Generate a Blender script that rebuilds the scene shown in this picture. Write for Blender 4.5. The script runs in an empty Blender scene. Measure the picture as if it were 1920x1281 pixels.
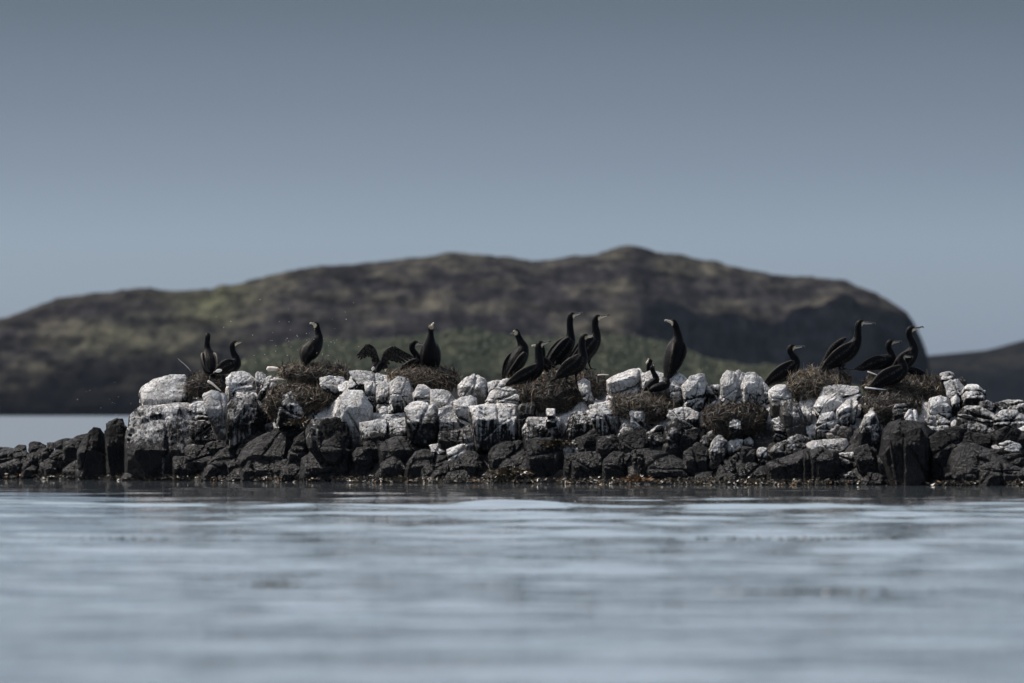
import bpy, bmesh, math, random
import numpy as np
from mathutils import Vector

R = math.radians
random.seed(7)
rng = np.random.default_rng(7)
S = bpy.context.scene
COL = S.collection

# ------------------------------------------------------------------ camera
F = 15000.0            # focal length in photograph pixels (1920 px wide frame)
CAM_H = 0.913          # eye height above the sea, low in a boat
HZ = 768.0             # photograph row of the horizon
cd = bpy.data.cameras.new('camera')
cam = bpy.data.objects.new('camera', cd); COL.objects.link(cam)
cam.location = (0, 0, CAM_H)
cam.rotation_euler = (R(90), 0, 0)
cd.sensor_width = 36.0
cd.lens = F * 36.0 / 1920.0
cd.shift_y = (HZ - 640.5) / 1920.0
cd.clip_start = 1.0
cd.clip_end = 40000.0
cd.dof.use_dof = True
cd.dof.focus_distance = 101.8
cd.dof.aperture_fstop = 3.2
S.camera = cam

# ------------------------------------------------------------------ sky and sun
SUN_DIR = Vector((-0.58, 0.24, 0.76)).normalized()      # towards the sun: left, a little behind, high
elev = math.asin(SUN_DIR.z)
azim = math.atan2(SUN_DIR.x, SUN_DIR.y)
w = bpy.data.worlds.new('World'); S.world = w; w.use_nodes = True
wn, wl = w.node_tree.nodes, w.node_tree.links
wn.clear()
wo = wn.new('ShaderNodeOutputWorld'); wb = wn.new('ShaderNodeBackground')
sky = wn.new('ShaderNodeTexSky'); sky.sky_type = 'NISHITA'; sky.sun_disc = False
sky.sun_elevation = elev; sky.sun_rotation = azim
sky.air_density = 1.0; sky.dust_density = 1.2; sky.ozone_density = 1.5
tc = wn.new('ShaderNodeTexCoord'); sx = wn.new('ShaderNodeSeparateXYZ')
rmp = wn.new('ShaderNodeValToRGB'); mr = wn.new('ShaderNodeMapRange')
mr.inputs['From Min'].default_value = -0.003; mr.inputs['From Max'].default_value = 0.26
mix = wn.new('ShaderNodeMix'); mix.data_type = 'RGBA'; mix.blend_type = 'MULTIPLY'; mix.inputs[0].default_value = 1.0
wl.new(tc.outputs['Generated'], sx.inputs[0]); wl.new(sx.outputs['Z'], mr.inputs['Value'])
wl.new(mr.outputs[0], rmp.inputs[0])
cr = rmp.color_ramp
SKY_STOPS = [(0.0, (.645, .815, 1.27)), (.0445, (.60, .76, 1.175)), (.0916, (.54, .688, 1.055)), (.127, (.40, .494, .77)), (.155, (.325, .393, .59)), (.206, (.226, .263, .376)),
             (.277, (.64, .68, .81)), (.409, (1.24, 1.16, 1.19)), (.606, (1.60, 1.32, 1.19)), (1.0, (1.86, 1.47, 1.14))]
cr.elements[0].position, cr.elements[0].color = SKY_STOPS[0][0], SKY_STOPS[0][1] + (1,)
cr.elements[1].position, cr.elements[1].color = SKY_STOPS[-1][0], SKY_STOPS[-1][1] + (1,)
for p, c in SKY_STOPS[1:-1]:
    e = cr.elements.new(p); e.color = c + (1,)
wl.new(sky.outputs[0], mix.inputs[6]); wl.new(rmp.outputs[0], mix.inputs[7])
wl.new(mix.outputs[2], wb.inputs[0]); wb.inputs[1].default_value = 0.094
wl.new(wb.outputs[0], wo.inputs[0])

sl = bpy.data.lights.new('sun', 'SUN'); sl.energy = 4.5; sl.angle = R(0.6); sl.color = (1.0, .955, .89)
so = bpy.data.objects.new('sun', sl); COL.objects.link(so)
so.rotation_euler = SUN_DIR.to_track_quat('Z', 'Y').to_euler()

S.view_settings.view_transform = 'Standard'; S.view_settings.look = 'None'
S.view_settings.gamma = 1.0; S.view_settings.use_curve_mapping = False
S.view_settings.exposure = 0.45
S.render.engine = 'CYCLES'

# ------------------------------------------------------------------ helpers
def lerp_table(x, tab):
    return np.interp(x, [t[0] for t in tab], [t[1] for t in tab])

def shore_row(px):                       # photograph row of the water's edge along the islet
    return lerp_table(px, [(-400, 893), (0, 898), (600, 904), (1200, 908), (1920, 911), (2400, 913)])
def D0(px): return F * CAM_H / (shore_row(px) - HZ)      # metres to the water's edge
PXM = 150.0                                              # photograph pixels per metre at the islet

def W(px, py, D):
    return Vector(((px - 960.0) / F * D, D, CAM_H - (py - HZ) / F * D))

_perm = np.random.default_rng(3).permutation(256); _perm = np.concatenate([_perm, _perm, _perm])
_grad = np.random.default_rng(4).normal(size=(256, 3)); _grad /= np.linalg.norm(_grad, axis=1)[:, None]
def noise(p):                            # vectorised gradient noise, about -0.7..0.7
    p = np.asarray(p, float); i = np.floor(p).astype(int); f = p - i; i &= 255
    u = f * f * f * (f * (f * 6 - 15) + 10)
    out = 0
    for dx in (0, 1):
        for dy in (0, 1):
            for dz in (0, 1):
                h = _perm[_perm[_perm[(i[:, 0] + dx) & 255] + ((i[:, 1] + dy) & 255)] + ((i[:, 2] + dz) & 255)]
                g = _grad[h]; d = f - np.array([dx, dy, dz])
                wgt = (u[:, 0] if dx else 1 - u[:, 0]) * (u[:, 1] if dy else 1 - u[:, 1]) * (u[:, 2] if dz else 1 - u[:, 2])
                out = out + wgt * (g * d).sum(1)
    return out
def fbm(p, o=4):
    p = np.asarray(p, float); a, s, t = 1.0, 0, 0
    for k in range(o):
        s = s + a * noise(p * (2.03 ** k) + 17.3 * k); t += a; a *= .5
    return s / t

def smooth(a, b, x):
    t = np.clip((x - a) / (b - a), 0, 1); return t * t * (3 - 2 * t)

def mesh_from(name, v, f, smooth=True):
    m = bpy.data.meshes.new(name)
    v = np.asarray(v, np.float32)
    if isinstance(f, np.ndarray):
        n, k = f.shape
        m.vertices.add(len(v)); m.vertices.foreach_set('co', v.ravel())
        m.loops.add(n * k); m.loops.foreach_set('vertex_index', f.astype(np.int32).ravel())
        m.polygons.add(n); m.polygons.foreach_set('loop_start', np.arange(0, n * k, k, dtype=np.int32))
        m.update(calc_edges=True); m.validate()
    else:
        m.from_pydata([tuple(x) for x in v], [], f); m.update()
    m.polygons.foreach_set('use_smooth', [smooth] * len(m.polygons))
    return m
def obj(name, mesh, mat=None, parent=None, loc=None):
    o = bpy.data.objects.new(name, mesh); COL.objects.link(o)
    if mat is not None:
        for mm in (mat if isinstance(mat, (list, tuple)) else [mat]): mesh.materials.append(mm)
    if parent is not None: o.parent = parent
    if loc is not None: o.location = loc
    return o
def tag(o, label=None, cat=None, group=None, kind=None):
    if label: o['label'] = label
    if cat: o['category'] = cat
    if group: o['group'] = group
    if kind: o['kind'] = kind
    return o
def empty(name, loc):
    o = bpy.data.objects.new(name, None); COL.objects.link(o); o.location = loc; o.empty_display_size = .1
    return o

# ------------------------------------------------------------------ materials
class NT:
    def __init__(s, name, rough=.6, spec=.5):
        s.m = bpy.data.materials.new(name); s.m.use_nodes = True
        s.n, s.l = s.m.node_tree.nodes, s.m.node_tree.links
        s.b = s.n['Principled BSDF']; s.out = s.n['Material Output']
        s.b.inputs['Roughness'].default_value = rough; s.b.inputs['Specular IOR Level'].default_value = spec
    def add(s, t, **k):
        nd = s.n.new(t)
        for a, b in k.items(): setattr(nd, a, b)
        return nd
    def set(s, sock, v):
        if hasattr(v, 'is_linked'): s.l.new(v, sock)
        elif isinstance(v, (tuple, list)) and len(v) == 3 and sock.type == 'RGBA': sock.default_value = (*v, 1)
        else: sock.default_value = v
    def math(s, op, a, b=0.0, c=0.0, clamp=False):
        nd = s.add('ShaderNodeMath', operation=op, use_clamp=clamp)
        for i, v in enumerate((a, b, c)): s.set(nd.inputs[i], v)
        return nd.outputs[0]
    def mix(s, f, a, b, mode='MIX'):
        nd = s.add('ShaderNodeMix', data_type='RGBA', blend_type=mode)
        s.set(nd.inputs[0], f); s.set(nd.inputs[6], a); s.set(nd.inputs[7], b)
        return nd.outputs[2]
    def coord(s, kind='Object', scale=(1, 1, 1)):
        t = s.add('ShaderNodeTexCoord'); mp = s.add('ShaderNodeMapping'); mp.inputs['Scale'].default_value = scale
        s.l.new(t.outputs[kind], mp.inputs[0]); return mp.outputs[0]
    def pos(s, scale=(1, 1, 1)):
        t = s.add('ShaderNodeNewGeometry'); mp = s.add('ShaderNodeMapping'); mp.inputs['Scale'].default_value = scale
        s.l.new(t.outputs['Position'], mp.inputs[0]); return mp.outputs[0]
    def noise(s, vec, scale, detail=4, rough=.55):
        nd = s.add('ShaderNodeTexNoise'); s.l.new(vec, nd.inputs['Vector'])
        nd.inputs['Scale'].default_value = scale; nd.inputs['Detail'].default_value = detail; nd.inputs['Roughness'].default_value = rough
        return nd.outputs[0]
    def vor(s, vec, scale, feature='F1', out='Distance'):
        nd = s.add('ShaderNodeTexVoronoi', feature=feature); s.l.new(vec, nd.inputs['Vector']); nd.inputs['Scale'].default_value = scale
        return nd.outputs[out]
    def map(s, v, a, b, c=0.0, d=1.0, smooth=False):
        nd = s.add('ShaderNodeMapRange'); nd.interpolation_type = 'SMOOTHSTEP' if smooth else 'LINEAR'
        s.set(nd.inputs['Value'], v)
        for k, x in zip(('From Min', 'From Max', 'To Min', 'To Max'), (a, b, c, d)): nd.inputs[k].default_value = x
        return nd.outputs[0]
    def bump(s, h, strength, dist, prev=None):
        nd = s.add('ShaderNodeBump'); nd.inputs['Strength'].default_value = strength; nd.inputs['Distance'].default_value = dist
        s.l.new(h, nd.inputs['Height'])
        if prev is not None: s.l.new(prev, nd.inputs['Normal'])
        return nd.outputs[0]
    def color(s, c): s.set(s.b.inputs['Base Color'], c); return s
    def done(s, nrm=None):
        if nrm is not None: s.l.new(nrm, s.b.inputs['Normal'])
        return s.m

def mat_rock():
    t = NT('basalt_with_guano', .6, .11)
    P = t.pos(); oi = t.add('ShaderNodeObjectInfo'); sep = t.add('ShaderNodeSeparateColor'); t.l.new(oi.outputs['Color'], sep.inputs[0])
    g, drip, tint = sep.outputs[0], sep.outputs[1], sep.outputs[2]
    gp = t.add('ShaderNodeSeparateXYZ'); t.l.new(P, gp.inputs[0])
    g = t.math('MULTIPLY', g, t.math('MAXIMUM', oi.outputs['Alpha'], t.map(gp.outputs['Z'], .35, .85)))
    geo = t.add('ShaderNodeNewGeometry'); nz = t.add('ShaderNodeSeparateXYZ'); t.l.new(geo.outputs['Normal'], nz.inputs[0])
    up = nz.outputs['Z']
    big = t.noise(P, 3.2, 5, .6); fine = t.noise(P, 26, 5, .65); tiny = t.noise(P, 90, 3, .6)
    streakP = t.pos((19, 19, 1.5)); streak = t.noise(streakP, 1.0, 6, .72)
    m = t.math('MULTIPLY', g, 1.42)
    m = t.math('ADD', m, t.math('MULTIPLY', t.math('MULTIPLY', up, g), 1.15))
    m = t.math('ADD', m, t.math('MULTIPLY', t.math('SUBTRACT', big, .5), 1.2))
    m = t.math('ADD', m, t.math('MULTIPLY', t.math('SUBTRACT', fine, .5), .65))
    m = t.math('ADD', m, t.math('MULTIPLY', t.math('MULTIPLY', t.math('SUBTRACT', streak, .5), drip), 2.9))
    m = t.math('ADD', m, t.math('MULTIPLY', t.math('MULTIPLY', t.math('SUBTRACT', t.noise(t.pos((1, 1, .7)), 1.7, 3, .5), .5), t.math('MULTIPLY', g, 2.6, clamp=True)), 2.0))
    gz = t.add('ShaderNodeSeparateXYZ'); t.l.new(t.coord('Generated'), gz.inputs[0])
    m = t.math('ADD', m, t.math('MULTIPLY', t.math('MULTIPLY', t.math('SUBTRACT', gz.outputs['Z'], .52), g), 1.5))
    m = t.math('SUBTRACT', m, .90)
    mask = t.math('MULTIPLY', t.map(m, -.28, .56, smooth=True), t.map(t.noise(t.pos((16, 16, 4)), 1.0, 5, .65), .30, .55, .70, 1.0))
    # dark basalt
    dk = t.mix(t.map(big, .35, .65), (.0032, .0032, .0038), (.0095, .0094, .010))
    dk = t.mix(t.map(fine, .5, .8), dk, (.020, .020, .0205))
    dk = t.mix(t.math('MULTIPLY', t.map(up, .5, .95), t.map(fine, .38, .6)), dk, (.085, .085, .087))  # sunlit tops painted in: upward faces lighter grey, with some dust
    dk = t.mix(tint, dk, (.16, .145, .13))
    # guano: chalky white, greyed and stained
    st = t.noise(t.pos((7, 7, 3)), 1.0, 5, .6)
    wh = t.mix(t.map(st, .42, .72), (.81, .81, .81), (.50, .465, .43))
    wh = t.mix(t.map(fine, .56, .74), wh, (.42, .405, .385))
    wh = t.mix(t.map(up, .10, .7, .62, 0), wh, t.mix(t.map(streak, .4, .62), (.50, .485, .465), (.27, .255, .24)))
    pit = t.noise(t.pos((1, 1, .6)), 46, 3, .6)
    wh = t.mix(t.map(pit, .56, .66, 0, .75), wh, (.17, .16, .15))
    cw = t.vor(t.mix(.06, P, t.noise(P, 9, 3)), 6.5, 'DISTANCE_TO_EDGE')
    wh = t.mix(t.map(cw, 0, .035, .7, 0), wh, (.10, .095, .088))
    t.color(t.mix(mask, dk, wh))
    pz = t.add('ShaderNodeSeparateXYZ'); t.l.new(geo.outputs['Position'], pz.inputs[0])
    wet = t.math('MULTIPLY', t.map(t.math('ADD', pz.outputs['Z'], t.math('MULTIPLY', t.math('SUBTRACT', big, .5), .6)), .30, .62, 1, 0), t.map(mask, 0, .5, 1, 0))
    t.set(t.b.inputs['Specular IOR Level'], t.map(wet, 0, 1, .05, .17))
    t.set(t.b.inputs['Roughness'], t.math('ADD', t.map(mask, 0, 1, .55, .9), t.math('MULTIPLY', wet, -.27)))
    cr1 = t.vor(t.pos((1, 1, .55)), 7.5, 'DISTANCE_TO_EDGE')
    crk = t.map(cr1, 0, .07, 0, 1)
    b = t.bump(crk, .35, .03)
    b = t.bump(big, .6, .08, b); b = t.bump(fine, 1.0, .05, b); b = t.bump(tiny, .8, .014, b)
    return t.done(b)

def mat_simple(name, cols, scale=8, rough=.8, spec=.3, bump=.5, dist=.01, stretch=(1, 1, 1)):
    t = NT(name, rough, spec); P = t.pos(stretch)
    n = t.noise(P, scale, 5, .6); n2 = t.noise(P, scale * 5.3, 4, .6)
    c = t.mix(t.map(n, .35, .65), cols[0], cols[1])
    if len(cols) > 2: c = t.mix(t.map(n2, .5, .7), c, cols[2])
    t.color(c)
    return t.done(t.bump(n2, bump, dist))

def mat_feather():
    t = NT('black_plumage', .5, .05)
    at = t.add('ShaderNodeAttribute'); at.attribute_name = 'plumage'
    sep = t.add('ShaderNodeSeparateColor'); t.l.new(at.outputs['Color'], sep.inputs[0])
    wing, face, pale = sep.outputs[0], sep.outputs[1], sep.outputs[2]
    P = t.coord('Object', (1, 1, .7))
    n = t.noise(P, 60, 3)
    sc = t.vor(P, 26, 'DISTANCE_TO_EDGE')
    edge = t.map(sc, .02, .14)
    wcol = t.mix(edge, (.003, .0028, .0028), (.036, .031, .027))
    c = t.mix(wing, t.mix(n, (.002, .002, .0024), (.005, .005, .006)), wcol)
    c = t.mix(pale, c, t.mix(n, (.10, .085, .072), (.17, .15, .13)))  # sunlight on the upward mantle put into the colour
    c = t.mix(face, c, t.mix(t.map(n, .45, .6), (.72, .66, .54), (.62, .44, .20)))
    t.color(c)
    b = t.bump(edge, .35, .006); b = t.bump(t.noise(P, 150, 2), .3, .003, b)
    return t.done(b)

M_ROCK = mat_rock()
M_FEATHER = mat_feather()
M_BEAK = mat_simple('horn_beak', [(.55, .50, .42), (.68, .62, .50), (.40, .35, .28)], 60, .4, .5, .1, .002)
M_BEAKD = mat_simple('dark_beak_ridge', [(.03, .028, .026), (.06, .055, .05)], 60, .4, .5, .1, .002)
M_EYE = mat_simple('dark_eye', [(.01, .02, .015), (.012, .03, .02)], 60, .1, .6, 0, .001)
M_MOUND = mat_simple('packed_nest_litter', [(.018, .014, .011), (.05, .04, .03), (.09, .07, .05)], 22, .9, .2, .9, .03)
M_TWIGS = [mat_simple('weed_black', [(.010, .008, .006), (.022, .016, .010)], 9, .5, .4, 0, .002),
           mat_simple('twig_brown', [(.028, .021, .0155), (.066, .051, .037)], 9, .8, .2, 0, .002),
           mat_simple('straw_tan', [(.13, .105, .07), (.28, .23, .165)], 9, .8, .2, 0, .002),
           mat_simple('grey_stem', [(.10, .095, .088), (.22, .205, .19)], 9, .8, .2, 0, .002),
           mat_simple('rust_stem', [(.07, .042, .028), (.13, .082, .05)], 9, .8, .2, 0, .002)]
M_WOOD = mat_simple('bleached_wood', [(.48, .44, .38), (.68, .64, .58)], 20, .8, .2, .3, .004)
M_QUILL = mat_simple('white_feather', [(.70, .69, .67), (.82, .81, .8)], 40, .8, .2, .1, .002)
M_KELP = [mat_simple('wet_weed_dark', [(.012, .009, .006), (.026, .018, .010)], 12, .45, .5, .2, .004),
          mat_simple('wet_weed_olive', [(.035, .028, .013), (.065, .05, .022)], 12, .45, .5, .2, .004),
          mat_simple('wet_weed_orange', [(.13, .058, .018), (.21, .11, .04)], 12, .5, .5, .2, .004),
          mat_simple('dry_weed_pale', [(.13, .105, .07), (.22, .185, .13)], 12, .6, .3, .2, .004)]

# ------------------------------------------------------------------ sea
def build_sea():
    rows = [8.0]
    while rows[-1] < 1190:
        d = rows[-1]; rows.append(d + max(.075, .42 * d * d / 13700))
    rows = np.array(rows); NC = 230
    half = np.maximum(11.5, rows * .085)
    NO = 22; to = np.linspace(0, 1, NO + 1)[1:] ** 1.8
    outer = half[:, None] + (np.maximum(75, half * 1.4) - half)[:, None] * to[None, :]
    X = np.concatenate([-outer[:, ::-1], half[:, None] * np.linspace(-1, 1, NC)[None, :], outer], 1); NC += 2 * NO; Y = np.repeat(rows[:, None], NC, 1)
    dy = np.gradient(rows)[:, None]; dx = np.gradient(X, axis=1)
    Z = np.zeros_like(X); r2 = np.random.default_rng(11)
    comps = []
    for k in range(64):
        lam = .36 * (11.0 ** (k / 63.0))                         # 0.36 m to 4 m
        th = r2.normal(0, .75) + (math.pi if r2.random() < .5 else 0)
        slope = .0066 * (1.0 if lam < 1.2 else .9)
        comps.append((lam, th, slope * lam / (2 * math.pi), r2.uniform(0, 6.28)))
    patch = .05 + 1.5 * smooth(-.30, .34, (noise(np.stack([X.ravel() / 4.5, Y.ravel() / 3.2, 0 * X.ravel()], 1)) + .6 * noise(np.stack([X.ravel() / 1.6, Y.ravel() / 1.4, 0 * X.ravel() + 5], 1))).reshape(X.shape))
    for lam, th, a, ph in comps:
        k = 2 * math.pi / lam
        filt = np.clip((lam / (2.6 * np.maximum(dy, dx * abs(math.sin(th)) + .01))) - .6, 0, 1)
        filt = filt * (1 if lam < 1.6 else .45 + .55 * np.clip((Y - 40) / 25, 0, 1) * np.clip((104 - Y) / 26, .12, 1))
        Z += a * filt * np.sin(k * (math.cos(th) * Y + math.sin(th) * X) + ph)
    lee = np.clip((Y - 60) / 30, 0, 1) * (Y < 106)
    patch = patch * lee + (1 - lee) * (.75 + .35 * patch)
    calm = np.clip(np.abs(Y - 102) / 26, .10, 1)
    Z *= patch * calm
    Z[:, 0] = Z[:, -1] = -.2; Z[0] = -.2
    v = np.stack([X.ravel(), Y.ravel(), Z.ravel()], 1)
    idx = np.arange(len(rows) * NC).reshape(len(rows), NC)
    f = np.stack([idx[:-1, :-1].ravel(), idx[:-1, 1:].ravel(), idx[1:, 1:].ravel(), idx[1:, :-1].ravel()], 1)
    n = len(v)
    v = np.concatenate([v, [(-20000, -3000, -.12), (20000, -3000, -.12), (20000, 30000, -.12), (-20000, 30000, -.12)]])
    f = np.concatenate([f, [[n, n + 1, n + 2, n + 3]]])
    t = NT('sea_water', .06, .5)
    t.color((.06, .07, .08)); t.b.inputs['IOR'].default_value = 1.34
    rip = t.noise(t.pos((1.6, 3.4, 1)), 1.0, 3, .6)
    at = t.add('ShaderNodeAttribute'); at.attribute_name = 'ruffle'
    bn = t.add('ShaderNodeBump'); bn.inputs['Distance'].default_value = .05
    t.l.new(rip, bn.inputs['Height']); t.l.new(at.outputs['Fac'], bn.inputs['Strength'])
    t.b.inputs['Roughness'].default_value = .035
    me = mesh_from('sea', v, f)
    ru = np.full(len(v), .8, np.float32); ru[:n] = np.where(Y > 107, .8, .012 + .26 * np.clip((92 - Y) / 40, 0, 1)).ravel()
    me.attributes.new('ruffle', 'FLOAT', 'POINT').data.foreach_set('value', ru)
    t.set(t.b.inputs['Roughness'], t.map(at.outputs['Fac'], .25, .8, .035, .30))
    o = obj('sea', me, t.done(bn.outputs[0]))
    tag(o, 'calm grey blue sea with soft ripples around the rocks', 'sea', kind='structure')
build_sea()

# ------------------------------------------------------------------ far hills
RIDGE = [(-500, 640), (-300, 620), (-150, 600), (0, 575), (30, 565), (60, 553), (100, 545), (170, 540), (230, 543), (300, 546), (350, 546), (400, 545), (430, 540),
         (460, 530), (500, 518), (560, 506), (620, 500), (680, 496), (740, 489), (800, 481), (850, 473), (880, 478), (920, 482), (960, 484), (1000, 491),
         (1040, 487), (1080, 480), (1120, 476), (1150, 468), (1178, 461), (1205, 464), (1230, 474), (1270, 478), (1310, 487), (1340, 490), (1360, 499), (1400, 508),
         (1450, 515), (1500, 519), (1550, 524), (1582, 527), (1600, 535), (1640, 552), (1670, 572), (1700, 592), (1715, 615), (1728, 640), (1738, 667), (1744, 705), (1750, 800)]
def mat_hill(name):
    t = NT(name, 1.0, .0)
    at = t.add('ShaderNodeAttribute'); at.attribute_name = 'cover'
    P = t.pos((1, .05, 1.5)); n = t.noise(P, .42, 6, .66); n2 = t.noise(P, 2.1, 4, .6)
    c = t.mix(t.map(n, .36, .66), t.mix(1.0, at.outputs['Color'], (.32, .32, .36), 'MULTIPLY'), t.mix(1.0, at.outputs['Color'], (1.35, 1.30, 1.22), 'MULTIPLY'))
    t.color(c)
    b = t.bump(n, 1.0, 2.2); b = t.bump(n2, .9, .5, b)
    return t.done(b)
M_HILL = mat_hill('moorland')
def set_cover(me, cols):
    a = me.color_attributes.new('cover', 'FLOAT_COLOR', 'POINT')
    c = np.concatenate([cols, np.ones((len(cols), 1))], 1).astype(np.float32)
    a.data.foreach_set('color', c.ravel())

def heightfield(name, pxr, dfront, dback, ridge_t, height_fn, color_fn, NX=520, NY=170):
    px = np.linspace(pxr[0], pxr[1], NX); t = np.linspace(0, 1, NY)
    PX, T = np.meshgrid(px, t, indexing='ij')
    Dm = dfront + (dback - dfront) * T
    dref = dfront + (dback - dfront) * ridge_t
    X = (PX - 960) / F * Dm
    Z = height_fn(PX, T, Dm, X)
    v = np.stack([X.ravel(), Dm.ravel(), Z.ravel()], 1)
    idx = np.arange(NX * NY).reshape(NX, NY)
    f = np.stack([idx[:-1, :-1].ravel(), idx[1:, :-1].ravel(), idx[1:, 1:].ravel(), idx[:-1, 1:].ravel()], 1)
    me = mesh_from(name, v, f)
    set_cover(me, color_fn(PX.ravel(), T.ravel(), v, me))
    return obj(name, me, M_HILL)

def main_h(PX, T, Dm, X):
    rt = .62
    dref = 1141 + (1560 - 1141) * rt
    zr = CAM_H + (HZ - lerp_table(PX, RIDGE)) * dref / F
    cliff = smooth(1130, 1330, PX)                                   # right end is a crag
    prof_soft = np.clip(T / rt, 0, 1)
    soft = .03 + .97 * (1 - (1 - prof_soft) ** 1.55)
    lip = .50 + .24 * smooth(1420, 1640, PX)
    crag = .10 * smooth(0, .10, T) + lip * smooth(.14, .30, T) + (.90 - lip) * smooth(.28, rt, T)
    low = smooth(300, 0, PX)                                          # left slope lies back
    soft = soft * (1 - .12 * low)
    prof = soft * (1 - cliff) + crag * cliff
    back = 1 - smooth(rt, 1.0, T) * .8
    Z = zr * prof * np.where(T > rt, back, 1)
    p = np.stack([X.ravel() / 9, Dm.ravel() / 45, 0 * X.ravel()], 1)
    n = fbm(p, 5).reshape(X.shape); env = np.clip(np.minimum(T / .12, 1.2), 0, 1) * np.clip(np.abs(T - rt) / .12 + .1, 0, 1)
    Z = Z + n * 3.6 * env * np.clip(zr / 12, 0, 1)
    buttress = fbm(np.stack([X.ravel() / 9, Dm.ravel() / 26, Z.ravel() / 5], 1), 5).reshape(X.shape)
    Z = Z + buttress * 5.0 * cliff * smooth(.12, .25, T) * (1 - smooth(.30, .48, T)) * np.clip(zr / 12, 0, 1)
    fine = fbm(np.stack([X.ravel() / 1.8, Dm.ravel() / 9, 0 * X.ravel() + 9], 1), 3).reshape(X.shape)
    Z = Z + fine * .6 * np.clip(T / .1, 0, 1) * np.clip(zr / 6, 0, 1)
    Z = np.where(T < .012, -1.0, Z)
    return Z
def main_c(PX, T, v, me):
    nr = np.zeros(len(v) * 3, np.float32); me.vertices.foreach_get('normal', nr); nz = nr.reshape(-1, 3)[:, 2]
    n1 = fbm(np.stack([v[:, 0] / 13, v[:, 1] / 160, v[:, 2] / 5], 1), 4); n2 = fbm(np.stack([v[:, 0] / 5 + 40, v[:, 1] / 90, v[:, 2] / 2.2], 1), 4)
    heather = np.array([.031, .030, .034]); grass = np.array([.078, .075, .063]); green = np.array([.10, .108, .064]); rock = np.array([.011, .013, .019])
    k = smooth(-.10, .22, n1 + .5 * n2)[:, None]; c = heather * (1 - k) + grass * k
    gsad = np.exp(-(((PX - 400) / 75) ** 2)) * smooth(.2, .45, T) + .4 * np.exp(-(((PX - 250) / 160) ** 2)) * smooth(.10, .2, T) * smooth(.4, .25, T)
    dome = smooth(360, 300, PX) * smooth(.30, .48, T + .05 * n2); c = c * (1 - .8 * dome[:, None]) + np.array([.026, .024, .025]) * .8 * dome[:, None]
    k = np.clip(gsad * (.7 + n2), 0, 1)[:, None]; c = c * (1 - k) + green * k
    band = smooth(.02, .20, fbm(np.stack([v[:, 0] / 9 + 7 + v[:, 2] / 4, v[:, 1] / 200, v[:, 2] / 2.6], 1), 5)) * smooth(.06, .16, T)
    c = c * (1 - .55 * band[:, None])
    topg = smooth(.42, .6, T) * .6
    k = np.clip(topg * (.8 + 1.2 * n2), 0, 1)[:, None]; c = c * (1 - k) + grass * k
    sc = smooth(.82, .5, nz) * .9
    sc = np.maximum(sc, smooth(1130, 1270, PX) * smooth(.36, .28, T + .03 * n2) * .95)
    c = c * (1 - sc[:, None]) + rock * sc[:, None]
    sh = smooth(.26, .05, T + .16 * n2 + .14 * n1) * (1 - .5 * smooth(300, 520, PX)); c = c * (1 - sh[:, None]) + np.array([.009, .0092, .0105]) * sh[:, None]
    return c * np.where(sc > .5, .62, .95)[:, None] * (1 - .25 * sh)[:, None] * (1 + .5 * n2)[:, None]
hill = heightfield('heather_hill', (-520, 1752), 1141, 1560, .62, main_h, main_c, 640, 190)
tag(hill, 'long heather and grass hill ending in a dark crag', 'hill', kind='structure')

FAR = [(1500, 690), (1650, 676), (1745, 667), (1800, 662), (1850, 657), (1890, 648), (1920, 640), (2000, 626), (2150, 610), (2400, 640)]
def far_h(PX, T, Dm, X):
    dref = 1900.0 + 500 * .6
    zr = CAM_H + (HZ - lerp_table(PX, FAR)) * dref / F
    Z = zr * np.where(T < .6, 1 - (1 - T / .6) ** 1.9, 1 - (T - .6) * .8)
    n = fbm(np.stack([X.ravel() / 14, Dm.ravel() / 24, 0 * X.ravel() + 2], 1), 5).reshape(X.shape)
    return np.where(T < .02, -1, Z + n * 3.0 * np.clip(np.abs(T - .6) / .2, 0, 1) * np.clip(T / .1, 0, 1))
def far_c(PX, T, v, me):
    n1 = fbm(np.stack([v[:, 0] / 22, v[:, 1] / 40, v[:, 2] / 2.2], 1), 4)
    k = smooth(-.2, .25, n1)[:, None]; c = np.array([.009, .009, .0095]) * (1 - k) + np.array([.022, .021, .017]) * k
    s = smooth(.35, .1, T)[:, None]; return c * (1 - s) + np.array([.004, .0045, .006]) * s
fh = heightfield('distant_hill', (1480, 2420), 1900, 2400, .6, far_h, far_c, 260, 90)
tag(fh, 'low brown hill behind the right end of the islet', 'hill', kind='structure')

# low land with shrubs in front of the hill
SHRUB = [(300, 745), (400, 705), (470, 668), (520, 645), (580, 632), (660, 634), (740, 630), (830, 618), (880, 612), (960, 628), (1040, 630), (1120, 624), (1180, 626), (1250, 637), (1300, 655),
         (1340, 668), (1400, 674), (1480, 676), (1540, 694), (1640, 715), (1760, 735)]
def low_h(PX, T, Dm, X):
    zr = CAM_H + (HZ - (lerp_table(PX, SHRUB) + 14)) * (1062 + 70 * .7) / F
    Z = zr * np.where(T < .7, 1 - (1 - T / .7) ** 1.7, 1 - (T - .7) * 1.2)
    n = fbm(np.stack([X.ravel() / 5, Dm.ravel() / 8, 0 * X.ravel() + 7], 1), 4).reshape(X.shape)
    return np.where(T < .02, -1, Z + n * 1.0 * np.clip(T / .15, 0, 1))
def low_c(PX, T, v, me):
    n1 = fbm(np.stack([v[:, 0] / 6, v[:, 1] / 9, v[:, 2] / 1.5], 1), 4)
    k = smooth(-.2, .2, n1)[:, None]; c = np.array([.04, .045, .029]) * (1 - k) + np.array([.075, .08, .045]) * k
    s = smooth(.30, .12, T)[:, None]; return c * (1 - s) + np.array([.03, .03, .031]) * s
lo = heightfield('low_shore', (300, 1760), 1062, 1132, .7, low_h, low_c, 300, 70)
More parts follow.
